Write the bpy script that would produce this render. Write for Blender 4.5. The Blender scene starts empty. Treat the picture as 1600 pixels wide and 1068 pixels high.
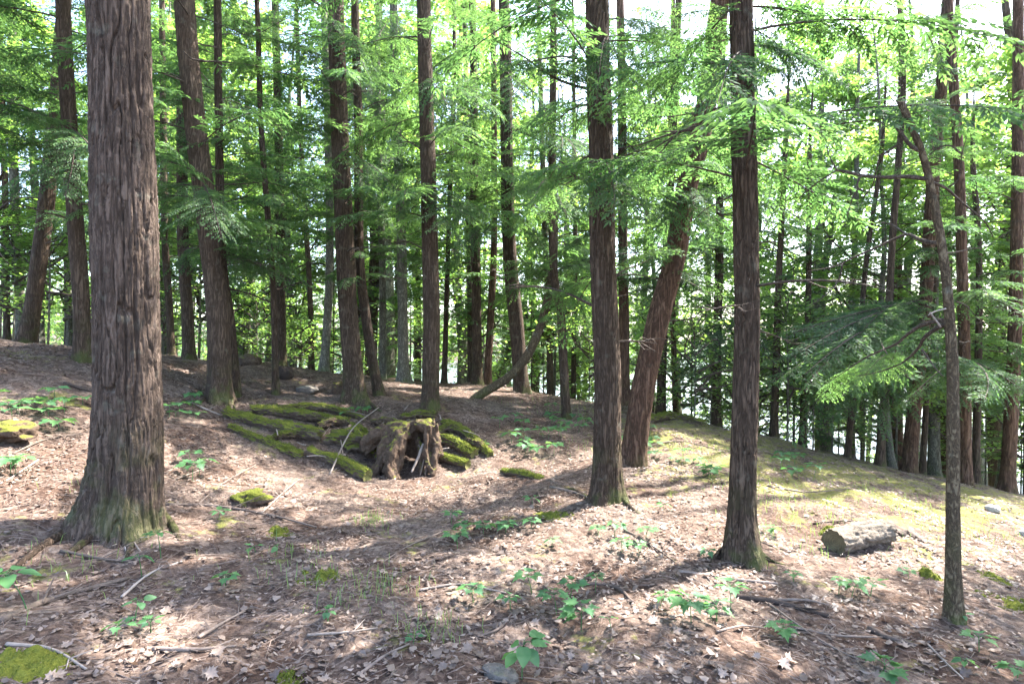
import bpy, math
import numpy as np
from mathutils import Matrix, Vector
R = math.radians
S = bpy.context.scene
COL = S.collection

# ------------------------------------------------------------------ camera, sky, sun, exposure
FPX = 889.0            # focal length in photo pixels (1600 wide)
CAMZ = 1.6
cam_d = bpy.data.cameras.new('camera'); cam_d.sensor_width = 36.0; cam_d.lens = 36.0 * FPX / 1600
cam_d.clip_start = 0.05; cam_d.clip_end = 3000
cam = bpy.data.objects.new('camera', cam_d); COL.objects.link(cam)
cam.location = (0, 0, CAMZ); cam.rotation_euler = (R(90), 0, 0)
S.camera = cam
SUN_AZ, SUN_EL = R(57), R(52)       # azimuth to the right of the view direction
w = bpy.data.worlds.new('World'); S.world = w; w.use_nodes = True
nt = w.node_tree; nt.nodes.clear()
wo = nt.nodes.new('ShaderNodeOutputWorld'); wb = nt.nodes.new('ShaderNodeBackground'); sk = nt.nodes.new('ShaderNodeTexSky')
sk.sky_type = 'NISHITA'; sk.sun_disc = False; sk.sun_elevation = SUN_EL; sk.sun_rotation = SUN_AZ
sk.air_density = 1.0; sk.dust_density = 2.5; sk.ozone_density = 1.0
wb.inputs['Strength'].default_value = 0.15
nt.links.new(sk.outputs[0], wb.inputs[0]); nt.links.new(wb.outputs[0], wo.inputs[0])
sd = bpy.data.lights.new('sun', 'SUN'); sd.energy = 5.0; sd.angle = R(0.55); sd.color = (1.0, 0.95, 0.87)
sun = bpy.data.objects.new('sun', sd); COL.objects.link(sun)
sv = Vector((math.sin(SUN_AZ) * math.cos(SUN_EL), math.cos(SUN_AZ) * math.cos(SUN_EL), math.sin(SUN_EL)))
sun.rotation_euler = (-sv).to_track_quat('-Z', 'Y').to_euler(); sun.location = (10, 10, 30)
vs = S.view_settings; vs.view_transform = 'Standard'; vs.look = 'None'; vs.exposure = 3.0; vs.gamma = 1.0; vs.use_curve_mapping = False
S.render.engine = 'CYCLES'
S.cycles.max_bounces = 7; S.cycles.diffuse_bounces = 4; S.cycles.glossy_bounces = 2; S.cycles.transmission_bounces = 5
S.cycles.sample_clamp_indirect = 6.0
S.cycles.use_denoising = True

rng = np.random.default_rng(7)

# ------------------------------------------------------------------ noise
def _h(ix, iy, iz, s):
    n = (ix.astype(np.int64) * 374761393 + iy.astype(np.int64) * 668265263 + iz.astype(np.int64) * 2147483647 + s * 1274126177) & 0xffffffff
    n = ((n ^ (n >> 13)) * 1274126177) & 0xffffffff
    n = ((n ^ (n >> 16)) * 2246822519) & 0xffffffff
    return ((n ^ (n >> 15)) & 0xffffff) / float(0xffffff) * 2 - 1
def noise(p, s=0):
    p = np.asarray(p, float); i = np.floor(p).astype(np.int64); f = p - i; f = f * f * f * (f * (f * 6 - 15) + 10)
    x, y, z = i[..., 0], i[..., 1], i[..., 2]; fx, fy, fz = f[..., 0], f[..., 1], f[..., 2]
    def L(a, b, t): return a + (b - a) * t
    return L(L(L(_h(x, y, z, s), _h(x+1, y, z, s), fx), L(_h(x, y+1, z, s), _h(x+1, y+1, z, s), fx), fy),
             L(L(_h(x, y, z+1, s), _h(x+1, y, z+1, s), fx), L(_h(x, y+1, z+1, s), _h(x+1, y+1, z+1, s), fx), fy), fz)
def fbm(p, o=4, s=0):
    p = np.asarray(p, float); a, r = 1.0, 0.0
    for k in range(o): r = r + a * noise(p * 2**k + 17.3 * k, s + k); a *= 0.5
    return r
def sstep(x, a, b):
    t = np.clip((x - a) / (b - a), 0, 1); return t * t * (3 - 2 * t)

# ------------------------------------------------------------------ ground shape, from what stands on it in the photograph
def P(px, py, d): return np.array([(px - 800) / FPX * d, d, CAMZ - (py - 534) / FPX * d])
_c = [(190,830,4.6),(50,540,10),(130,560,8.5),(340,622,9),(295,562,13),(555,628,10.5),(670,638,10),(740,600,15),(630,600,14),
      (815,612,13.5),(885,650,11),(990,722,8),(945,785,6),(1155,865,4.8),(1490,960,3.9),(1340,845,5.6),(1380,730,11),(1430,738,11.5),
      (1575,768,11),(1200,695,10),(440,572,14),(640,735,8.0),(1060,655,12)]
_c = [P(*c) for c in _c] + [np.array(q, float) for q in [(0,0,0),(-3,0,.15),(3,0,-.25),(0,-6,.1),(-8,-4,.6),(8,-4,-1),(-12,4,1.7),(9,4,-1.3),
      (-16,14,1.9),(-6,20,.1),(0,20,-.5),(6,18,-1.6),(14,14,-2.6),(-14,24,.6)]]
_c = np.array(_c); _X = _c[:, :2]; _n = len(_c)
def _tps(r2): return np.where(r2 > 0, r2 * np.log(r2 + 1e-12) * .5, 0)
_A = np.zeros((_n + 3, _n + 3)); _A[:_n, :_n] = _tps(((_X[:, None] - _X[None]) ** 2).sum(-1)) + np.eye(_n) * 0.25
_A[:_n, _n] = 1; _A[:_n, _n+1:] = _X; _A[_n, :_n] = 1; _A[_n+1:, :_n] = _X.T
_W = np.linalg.solve(_A, np.concatenate([_c[:, 2], [0, 0, 0]]))
LAKE = -7.0
def gz(x, y):
    x = np.asarray(x, float); y = np.asarray(y, float)
    sh = np.broadcast(x, y).shape; x = np.broadcast_to(x, sh).ravel(); y = np.broadcast_to(y, sh).ravel()
    xc = np.clip(x, -16, 14); yc = np.clip(y, -6, 22)
    z = np.zeros(len(x))
    for k in range(_n): z += _W[k] * _tps((xc - _X[k, 0])**2 + (yc - _X[k, 1])**2)
    z += _W[_n] + _W[_n+1] * xc + _W[_n+2] * yc
    far = np.maximum(-0.5 - 0.30 * (y - 18) - 0.10 * x, LAKE - 2.0)
    land = 22 * sstep(y, 230, 420)
    far = far + np.where(y > 150, land, 0)
    t = sstep(y, 15, 30)
    z = z * (1 - t) + far * t
    tx = sstep(x, 12, 34); z = z * (1 - tx) + (np.minimum(z, LAKE - 1.5)) * tx
    return z.reshape(sh)
def bump(x, y):
    p = np.stack([np.asarray(x, float), np.asarray(y, float), np.zeros_like(np.asarray(x, float))], -1)
    near = 1 - sstep(np.hypot(p[..., 0], p[..., 1]), 18, 30)
    return (0.045 * noise(p * 1.1, 3) + 0.030 * noise(p * 2.7, 4) + 0.018 * noise(p * 6.5, 5) + 0.010 * noise(p * 15, 6)) * near
def G(x, y): return gz(x, y) + bump(np.asarray(x, float), np.asarray(y, float))
def hit(px, py, dmax=40):
    d = np.linspace(1.5, dmax, 1600); X = (px - 800) / FPX * d; Z = CAMZ - (py - 534) / FPX * d
    g = G(X, d); k = np.argmax(Z < g)
    if not (Z < g).any(): k = len(d) - 1
    return np.array([X[k], d[k], g[k]])

# ------------------------------------------------------------------ mesh and object helpers
def mesh(name, V, F, mats=(), smooth=False, attr=None, midx=None):
    """F: list of index arrays (n,3)/(n,4)/(n,k)."""
    V = np.ascontiguousarray(V, np.float32); F = [np.asarray(f, np.int32) for f in F if len(f)]
    me = bpy.data.meshes.new(name); me.vertices.add(len(V)); me.vertices.foreach_set('co', V.ravel())
    tot = np.concatenate([np.full(len(f), f.shape[1], np.int32) for f in F]); idx = np.concatenate([f.ravel() for f in F])
    me.loops.add(len(idx)); me.polygons.add(len(tot)); me.loops.foreach_set('vertex_index', idx)
    me.polygons.foreach_set('loop_start', np.concatenate([[0], np.cumsum(tot)[:-1]]).astype(np.int32))
    if smooth: me.polygons.foreach_set('use_smooth', np.ones(len(tot), bool))
    for m in mats: me.materials.append(m)
    if midx is not None: me.polygons.foreach_set('material_index', np.asarray(midx, np.int32))
    if attr is not None:
        a = me.attributes.new('v', 'FLOAT', 'POINT'); a.data.foreach_set('value', np.ascontiguousarray(attr, np.float32))
    me.update(calc_edges=True)
    return me
def link(name, data, parent=None, loc=None, rot=None, scale=None):
    o = bpy.data.objects.new(name, data); COL.objects.link(o)
    if parent is not None: o.parent = parent
    if loc is not None: o.location = tuple(float(q) for q in loc)
    if rot is not None: o.rotation_euler = rot
    if scale is not None: o.scale = (scale,) * 3 if np.isscalar(scale) else scale
    return o
def tag(o, label=None, cat=None, group=None, kind=None):
    if label: o['label'] = label
    if cat: o['category'] = cat
    if group: o['group'] = group
    if kind: o['kind'] = kind
    return o
def thing(name, label, cat, loc, group=None): return tag(link(name, None, loc=loc), label, cat, group)

def resample(pts, rad, n=None, s=None):
    pts = np.asarray(pts, float); rad = np.asarray(rad, float)
    # smooth with Catmull-Rom
    if len(pts) > 2:
        e = np.vstack([2*pts[0]-pts[1], pts, 2*pts[-1]-pts[-2]]); out = []; ro = []
        for i in range(len(pts) - 1):
            p0, p1, p2, p3 = e[i:i+4]; m = 8
            for t in np.arange(m) / m:
                out.append(.5*((2*p1)+(-p0+p2)*t+(2*p0-5*p1+4*p2-p3)*t*t+(-p0+3*p1-3*p2+p3)*t**3)); ro.append(rad[i]*(1-t)+rad[i+1]*t)
        out.append(pts[-1]); ro.append(rad[-1]); pts = np.array(out); rad = np.array(ro)
    L = np.concatenate([[0], np.cumsum(np.linalg.norm(np.diff(pts, axis=0), axis=1))])
    if s is None: s = np.linspace(0, L[-1], n)
    else: s = s[s <= L[-1]]
    return np.stack([np.interp(s, L, pts[:, k]) for k in range(3)], -1), np.interp(s, L, rad), s
def frames(c, ref):
    T = np.gradient(c, axis=0); T /= np.linalg.norm(T, axis=1)[:, None] + 1e-9
    a = np.cross(np.broadcast_to(ref, T.shape), T); a /= np.linalg.norm(a, axis=1)[:, None] + 1e-9
    return T, a, np.cross(T, a)
def tube(pts, rad, seg=6, n=10, ref=(0.13, 1, 0.07), cap=True, wob=0.0, seed=0):
    c, r, s = resample(pts, rad, n); T, a, b = frames(c, np.array(ref))
    th = np.linspace(0, 2*np.pi, seg, endpoint=False)
    rr = r[:, None] * np.ones(seg)
    if wob:
        q = np.stack([np.cos(th)[None] * 2 + 0*r[:, None], np.sin(th)[None] * 2 + 0*r[:, None], (s / max(r.max(), 1e-4) * .6)[:, None] + 0*th[None]], -1)
        rr = rr * (1 + wob * fbm(q, 3, seed))
    V = c[:, None] + rr[..., None] * (np.cos(th)[None, :, None] * a[:, None] + np.sin(th)[None, :, None] * b[:, None])
    m = len(c); i = np.arange(m-1)[:, None] * seg; j = np.arange(seg)[None]; j2 = (j + 1) % seg
    F = np.stack([i + j, i + j2, i + seg + j2, i + seg + j], -1).reshape(-1, 4)
    V = V.reshape(-1, 3); caps = []
    if cap:
        V = np.vstack([V, c[0], c[-1]]); k = m * seg
        jj = np.arange(seg); caps = np.vstack([np.stack([0*jj + k, (jj+1) % seg, jj], -1), np.stack([0*jj + k+1, (m-1)*seg + jj, (m-1)*seg + (jj+1) % seg], -1)])
    return V, F, np.asarray(caps)
class MB:
    def __init__(s): s.V = []; s.F = {}; s.n = 0; s.A = []; 
    def add(s, V, *Fs, mat=0, attr=None):
        for f in Fs:
            f = np.asarray(f)
            if len(f): s.F.setdefault((f.shape[1], mat), []).append(f + s.n)
        s.V.append(V); s.A.append(np.full(len(V), .5) if attr is None else np.broadcast_to(attr, (len(V),))); s.n += len(V); return s
    def build(s, name, mats, smooth=False):
        ks = list(s.F); F = [np.vstack(s.F[k]) for k in ks]; mi = np.concatenate([np.full(len(f), k[1]) for f, k in zip(F, ks)])
        return mesh(name, np.vstack(s.V), F, mats, smooth, np.concatenate(s.A), mi)

# ------------------------------------------------------------------ materials
def mat(name):
    m = bpy.data.materials.new(name); m.use_nodes = True; n = m.node_tree; n.nodes.clear()
    out = n.nodes.new('ShaderNodeOutputMaterial'); return m, n, out
def N(n, t, **k):
    o = n.nodes.new(t)
    for a, v in k.items():
        if a in o.inputs: o.inputs[a].default_value = v
        else: setattr(o, a, v)
    return o
def ramp(n, fac, stops):
    r = n.nodes.new('ShaderNodeValToRGB'); e = r.color_ramp.elements
    while len(e) < len(stops): e.new(0.5)
    for q, (p, c) in zip(e, stops): q.position = p; q.color = (*c, 1)
    n.links.new(fac, r.inputs[0]); return r.outputs[0]
def mixc(n, fac, a, b, mode='MIX'):
    m = n.nodes.new('ShaderNodeMix'); m.data_type = 'RGBA'; m.blend_type = mode
    for s, v in ((m.inputs[0], fac), (m.inputs[6], a), (m.inputs[7], b)):
        if hasattr(v, 'is_linked'): n.links.new(v, s)
        else: s.default_value = v if isinstance(v, float) else (*v, 1)
    return m.outputs[2]
def math_(n, op, a, b=0.0, c=None):
    m = n.nodes.new('ShaderNodeMath'); m.operation = op
    for i, v in enumerate((a, b) if c is None else (a, b, c)):
        if hasattr(v, 'is_linked'): n.links.new(v, m.inputs[i])
        else: m.inputs[i].default_value = v
    return m.outputs[0]
def mrange(n, v, a, b, c=0.0, d=1.0):
    m = n.nodes.new('ShaderNodeMapRange'); n.links.new(v, m.inputs[0])
    for i, q in enumerate((a, b, c, d)): m.inputs[i+1].default_value = q
    return m.outputs[0]
def mapped(n, scale, coord='Object'):
    tc = n.nodes.new('ShaderNodeTexCoord'); mp = n.nodes.new('ShaderNodeMapping'); mp.inputs['Scale'].default_value = scale
    n.links.new(tc.outputs[coord], mp.inputs[0]); return mp.outputs[0]
def ntex(n, vec, scale, detail=4.0, rough=0.55, dist=0.0):
    t = N(n, 'ShaderNodeTexNoise', Scale=scale, Detail=detail, Roughness=rough, Distortion=dist); n.links.new(vec, t.inputs['Vector']); return t.outputs['Fac']

def leaf_mat(name, dark, light, tdark, tlight, tw=0.5, gloss=0.06, rough=0.45):
    m, n, out = mat(name)
    at = N(n, 'ShaderNodeAttribute', attribute_name='v'); oi = n.nodes.new('ShaderNodeObjectInfo')
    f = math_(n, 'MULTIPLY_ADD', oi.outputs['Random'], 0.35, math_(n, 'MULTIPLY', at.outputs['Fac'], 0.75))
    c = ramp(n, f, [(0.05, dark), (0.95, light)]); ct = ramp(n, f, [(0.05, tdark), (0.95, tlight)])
    d = n.nodes.new('ShaderNodeBsdfDiffuse'); t = n.nodes.new('ShaderNodeBsdfTranslucent'); g = N(n, 'ShaderNodeBsdfGlossy', Roughness=rough)
    g.inputs['Color'].default_value = (.8, .85, .9, 1)
    n.links.new(c, d.inputs[0]); n.links.new(ct, t.inputs[0])
    a = N(n, 'ShaderNodeMixShader', Fac=tw); n.links.new(d.outputs[0], a.inputs[1]); n.links.new(t.outputs[0], a.inputs[2])
    b = N(n, 'ShaderNodeMixShader', Fac=gloss); n.links.new(a.outputs[0], b.inputs[1]); n.links.new(g.outputs[0], b.inputs[2])
    n.links.new(b.outputs[0], out.inputs[0]); return m
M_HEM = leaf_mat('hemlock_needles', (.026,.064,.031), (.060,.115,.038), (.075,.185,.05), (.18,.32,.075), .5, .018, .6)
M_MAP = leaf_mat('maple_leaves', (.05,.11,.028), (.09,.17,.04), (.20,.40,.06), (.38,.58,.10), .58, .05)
M_SEED = leaf_mat('seedling_leaves', (.035,.105,.045), (.065,.16,.05), (.12,.30,.07), (.20,.40,.09), .38, .025, .6)
M_DRY = leaf_mat('dry_leaves', (.058,.039,.031), (.33,.257,.215), (.10,.05,.03), (.26,.16,.10), .22, .03)
M_GRASS = leaf_mat('grass_blades', (.08,.15,.04), (.16,.24,.06), (.18,.32,.06), (.28,.42,.08), .4, .03)

M_MOSSB = leaf_mat('moss_blades', (.07,.095,.018), (.16,.18,.035), (.10,.15,.02), (.20,.24,.045), .35, .01)

def bark_mat(name, c0, c1, c2, sxy=9.0, sz=1.6, bump_d=0.03, moss=0.0, lichen=0.0, mossh=0.7):
    m, n, out = mat(name)
    v = mapped(n, (sxy, sxy, sz)); t = n.nodes.new('ShaderNodeTexCoord'); oi = n.nodes.new('ShaderNodeObjectInfo')
    fur = ntex(n, v, 1.0, 5.0, .6, .6)
    ridge = math_(n, 'ABSOLUTE', math_(n, 'SUBTRACT', fur, .5))
    pl = mrange(n, ridge, 0.0, 0.13)
    fine = ntex(n, mapped(n, (sxy*5, sxy*5, sz*5)), 1.0, 6.0, .65)
    blot = ntex(n, t.outputs['Object'], 2.2, 4.0)
    f = math_(n, 'ADD', math_(n, 'MULTIPLY', pl, .45), math_(n, 'ADD', math_(n, 'MULTIPLY', fine, .45), math_(n, 'MULTIPLY', blot, .15)))
    c = ramp(n, f, [(.25, c0), (.6, c1), (.92, c2)])
    c = mixc(n, math_(n, 'MULTIPLY', oi.outputs['Random'], .35), c, mixc(n, 1.0, c, (.72,.70,.66), 'MULTIPLY'))
    if lichen: c = mixc(n, mrange(n, ntex(n, t.outputs['Object'], 7.0, 5.0), .6, .72, 0, lichen), c, (.20,.21,.17))
    if moss:
        sp = n.nodes.new('ShaderNodeSeparateXYZ'); n.links.new(t.outputs['Object'], sp.inputs[0])
        low = mrange(n, sp.outputs[2], 0.0, mossh, 1.0, 0.0)
        mm = math_(n, 'MULTIPLY', low, mrange(n, ntex(n, t.outputs['Object'], 4.0, 5.0), .45, .6, 0, moss))
        c = mixc(n, mm, c, (.07,.10,.02))
    b = N(n, 'ShaderNodeBsdfPrincipled', Roughness=.9); b.inputs['Specular IOR Level'].default_value = .15
    n.links.new(c, b.inputs['Base Color'])
    h = math_(n, 'ADD', math_(n, 'MULTIPLY', pl, .7), math_(n, 'MULTIPLY', fine, .5))
    bp = N(n, 'ShaderNodeBump', Strength=.9, Distance=bump_d); n.links.new(h, bp.inputs['Height']); n.links.new(bp.outputs[0], b.inputs['Normal'])
    n.links.new(b.outputs[0], out.inputs[0]); return m
B_BIG = bark_mat('bark_deep_furrowed', (.032,.023,.018), (.082,.059,.047), (.140,.105,.086), 24, 2.6, .010, .35, .25, .9)
B_HEM = bark_mat('bark_hemlock', (.030,.020,.014), (.078,.054,.039), (.136,.098,.073), 26, 3.2, .016, .5, .25)
B_RED = bark_mat('bark_red_hemlock', (.040,.023,.016), (.115,.066,.046), (.21,.135,.10), 18, 2.4, .018, .2, .1)
B_GREY = bark_mat('bark_grey', (.06,.055,.045), (.15,.14,.115), (.26,.25,.21), 22, 7, .006, .5, .6)
B_SCALY = bark_mat('bark_scaly_speckled', (.045,.033,.022), (.115,.085,.055), (.22,.18,.12), 30, 13, .010, .5, .5)
B_TWIG = bark_mat('bark_twig', (.035,.026,.022), (.085,.066,.055), (.16,.13,.11), 40, 40, .003)

def stick_mat(name, c0, c1, c2):
    m, n, out = mat(name); t = mapped(n, (60, 60, 60)); v2 = mapped(n, (9, 9, 9)); oi = n.nodes.new('ShaderNodeObjectInfo')
    f = math_(n, 'ADD', math_(n, 'MULTIPLY', ntex(n, t, 1.0, 5.0), .5), math_(n, 'MULTIPLY_ADD', oi.outputs['Random'], .35, math_(n, 'MULTIPLY', ntex(n, v2, 1.0), .3)))
    c = ramp(n, f, [(.25, c0), (.55, c1), (.9, c2)])
    b = N(n, 'ShaderNodeBsdfPrincipled', Roughness=.85); b.inputs['Specular IOR Level'].default_value = .2; n.links.new(c, b.inputs['Base Color'])
    bp = N(n, 'ShaderNodeBump', Strength=.6, Distance=.004); n.links.new(f, bp.inputs['Height']); n.links.new(bp.outputs[0], b.inputs['Normal'])
    n.links.new(b.outputs[0], out.inputs[0]); return m
M_STICK = stick_mat('weathered_stick', (.05,.037,.030), (.13,.10,.083), (.24,.19,.165))
M_TWIGL = stick_mat('dead_twig_litter', (.035,.025,.021), (.10,.072,.06), (.22,.17,.145))
M_PALE = stick_mat('bleached_stick', (.12,.095,.08), (.24,.20,.175), (.36,.31,.28))
M_DARK = stick_mat('rotten_dark_wood', (.018,.013,.011), (.050,.036,.030), (.12,.09,.075))

def mossy_mat(name, w0, w1, thr=(.1, .5), amount=1.0, mossc=((.06,.075,.013), (.19,.20,.035))):
    m, n, out = mat(name); tc = n.nodes.new('ShaderNodeTexCoord'); ge = n.nodes.new('ShaderNodeNewGeometry')
    sp = n.nodes.new('ShaderNodeSeparateXYZ'); n.links.new(ge.outputs['Normal'], sp.inputs[0])
    a = ntex(n, tc.outputs['Object'], 6.0, 6.0, .65); fine = ntex(n, tc.outputs['Object'], 70.0, 4.0, .7); mid = ntex(n, tc.outputs['Object'], 22.0, 5.0, .6)
    up = math_(n, 'ADD', sp.outputs[2], math_(n, 'MULTIPLY', math_(n, 'SUBTRACT', a, .5), 2.2))
    mk = mrange(n, up, thr[0], thr[1], 0.0, amount)
    wood = ramp(n, math_(n, 'ADD', math_(n, 'MULTIPLY', mid, .7), math_(n, 'MULTIPLY', fine, .3)), [(.3, w0), (.75, w1)])
    mo = ramp(n, math_(n, 'ADD', math_(n, 'MULTIPLY', fine, .5), math_(n, 'MULTIPLY', a, .5)), [(.3, mossc[0]), (.7, mossc[1])])
    c = mixc(n, mk, wood, mo)
    b = N(n, 'ShaderNodeBsdfPrincipled', Roughness=.95); b.inputs['Specular IOR Level'].default_value = .1; n.links.new(c, b.inputs['Base Color'])
    bp = N(n, 'ShaderNodeBump', Strength=1.0, Distance=.02); n.links.new(math_(n, 'ADD', fine, math_(n, 'MULTIPLY', mid, .8)), bp.inputs['Height']); n.links.new(bp.outputs[0], b.inputs['Normal'])
    n.links.new(b.outputs[0], out.inputs[0]); return m
M_MLOG = mossy_mat('mossy_log_bark', (.05,.035,.028), (.17,.125,.10))
M_MSTUMP = mossy_mat('rotten_stump_wood', (.038,.026,.019), (.155,.108,.080), (.55, .95))
M_MOSS = mossy_mat('green_moss', (.05,.05,.02), (.10,.09,.04), (-.6, .1))
M_BLOG = mossy_mat('pale_flaking_bark', (.05,.042,.034), (.30,.25,.205), (1.15, 1.6), .7)
M_ROCK = mossy_mat('lichen_rock', (.10,.088,.078), (.23,.205,.185), (.9, 1.5), .6)
M_WROCK = mossy_mat('pale_granite', (.38,.36,.35), (.62,.60,.58), (1.6, 2.2), .4)

def end_mat(name, c0, c1):
    m, n, out = mat(name); tc = n.nodes.new('ShaderNodeTexCoord')
    wv = N(n, 'ShaderNodeTexWave', Scale=16.0, Distortion=6.0, Detail=3.0); wv.wave_type = 'RINGS'; n.links.new(tc.outputs['Object'], wv.inputs['Vector'])
    f = math_(n, 'ADD', math_(n, 'MULTIPLY', wv.outputs['Fac'], .15), math_(n, 'MULTIPLY', ntex(n, tc.outputs['Object'], 14.0, 5.0), .85))
    b = N(n, 'ShaderNodeBsdfPrincipled', Roughness=.9); n.links.new(ramp(n, f, [(.25, c0), (.75, c1)]), b.inputs['Base Color'])
    bp = N(n, 'ShaderNodeBump', Strength=.7, Distance=.01); n.links.new(f, bp.inputs['Height']); n.links.new(bp.outputs[0], b.inputs['Normal'])
    n.links.new(b.outputs[0], out.inputs[0]); return m
M_END = end_mat('mossy_cut_end', (.06,.055,.015), (.20,.19,.06))
M_END2 = end_mat('weathered_cut_end', (.05,.042,.022), (.14,.12,.065))

def ground_mat():
    m, n, out = mat('leaf_litter'); tc = n.nodes.new('ShaderNodeTexCoord'); o = tc.outputs['Object']
    ds = N(n, 'ShaderNodeTexNoise', Scale=9.0, Detail=3.0); n.links.new(o, ds.inputs['Vector'])
    vm = n.nodes.new('ShaderNodeVectorMath'); vm.operation = 'MULTIPLY_ADD'; n.links.new(ds.outputs['Color'], vm.inputs[0]); vm.inputs[1].default_value = (.10,.10,.10); n.links.new(o, vm.inputs[2])
    def cells(sc, rnd=1.0):
        v = N(n, 'ShaderNodeTexVoronoi', Scale=sc, Randomness=rnd); n.links.new(vm.outputs[0], v.inputs['Vector'])
        s = n.nodes.new('ShaderNodeSeparateColor'); n.links.new(v.outputs['Color'], s.inputs[0]); return s.outputs[0], s.outputs[1], v.outputs['Distance']
    a1, a2, ad = cells(19.0); b1, b2, bd = cells(52.0)
    big = ntex(n, o, 1.3, 4.0); mid = ntex(n, o, 8.0, 6.0, .7); fine = ntex(n, o, 120.0, 3.0, .8)
    f = math_(n, 'ADD', math_(n, 'MULTIPLY', a1, .30), math_(n, 'ADD', math_(n, 'MULTIPLY', b1, .25), math_(n, 'ADD', math_(n, 'MULTIPLY', mid, .35), math_(n, 'MULTIPLY', fine, .25))))
    c = ramp(n, f, [(.22, (.034,.023,.020)), (.48, (.090,.064,.052)), (.68, (.163,.122,.100)), (.90, (.285,.228,.19))])
    c = mixc(n, mrange(n, big, .38, .62, 0, .8), c, mixc(n, 1.0, c, (.52,.42,.37), 'MULTIPLY'))
    # mossy patches, more of them on the bank to the right
    sp = n.nodes.new('ShaderNodeSeparateXYZ'); n.links.new(o, sp.inputs[0])
    bx = mrange(n, sp.outputs[0], 0.8, 3.2, 0.0, .25); by = mrange(n, sp.outputs[1], 5.0, 7.5, 0.0, 1.0)
    bank = math_(n, 'MULTIPLY', bx, by)
    mk = mrange(n, math_(n, 'ADD', math_(n, 'ADD', ntex(n, o, 1.7, 5.0, .62), bank), math_(n, 'MULTIPLY', math_(n, 'SUBTRACT', mid, .5), .75)), .63, .76, 0.0, .8)
    mo = ramp(n, math_(n, 'ADD', math_(n, 'MULTIPLY', fine, .6), math_(n, 'MULTIPLY', mid, .4)), [(.3, (.085,.09,.020)), (.7, (.25,.25,.07))])
    c = mixc(n, mk, c, mo)
    b = N(n, 'ShaderNodeBsdfPrincipled', Roughness=.95); b.inputs['Specular IOR Level'].default_value = .1; n.links.new(c, b.inputs['Base Color'])
    h = math_(n, 'ADD', math_(n, 'MULTIPLY', a2, .5), math_(n, 'ADD', math_(n, 'MULTIPLY', b2, .3), math_(n, 'ADD', math_(n, 'MULTIPLY', mid, .6), math_(n, 'MULTIPLY', fine, .3))))
    bp = N(n, 'ShaderNodeBump', Strength=.9, Distance=.03); n.links.new(h, bp.inputs['Height']); n.links.new(bp.outputs[0], b.inputs['Normal'])
    n.links.new(b.outputs[0], out.inputs[0]); return m
M_GROUND = ground_mat()
def water_mat():
    m, n, out = mat('lake_water'); tc = n.nodes.new('ShaderNodeTexCoord')
    b = N(n, 'ShaderNodeBsdfPrincipled', Roughness=.12); b.inputs['Base Color'].default_value = (.03,.05,.06,1); b.inputs['IOR'].default_value = 1.33
    bp = N(n, 'ShaderNodeBump', Strength=.35, Distance=.1); n.links.new(ntex(n, tc.outputs['Object'], 1.6, 4.0), bp.inputs['Height']); n.links.new(bp.outputs[0], b.inputs['Normal'])
    n.links.new(b.outputs[0], out.inputs[0]); return m
M_WATER = water_mat()

# ------------------------------------------------------------------ ground, lake, far shore
def axis(lo, hi, step, far_lo, far_hi, g=1.13):
    a = list(np.arange(lo, hi + 1e-6, step)); s = step
    while a[-1] < far_hi: s *= g; a.append(a[-1] + s)
    s = step
    while a[0] > far_lo: s *= g; a.insert(0, a[0] - s)
    return np.array(a)
gx = axis(-7.5, 8.5, .045, -700, 700); gy = axis(2.0, 12.0, .045, -60, 900)
GX, GY = np.meshgrid(gx, gy, indexing='ij'); GZ = G(GX, GY)
GZ += 0.006 * noise(np.stack([GX*34, GY*34, 0*GX], -1), 8) * (1 - sstep(np.hypot(GX, GY), 11, 15))
nx, ny = GX.shape; ii = (np.arange(nx-1)[:, None] * ny + np.arange(ny-1)[None]).ravel()
ground = link('ground', mesh('ground', np.stack([GX, GY, GZ], -1).reshape(-1, 3), [np.stack([ii, ii+ny, ii+ny+1, ii+1], -1)], [M_GROUND], True))
tag(ground, 'sloping forest floor of brown leaf litter', kind='structure')
q = np.array([(-700,22,LAKE),(700,22,LAKE),(700,420,LAKE),(-700,420,LAKE)], float)
tag(link('lake', mesh('lake', q, [[[0,1,2,3]]], [M_WATER])), 'pale lake below the bank behind the trunks', kind='structure')

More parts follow.
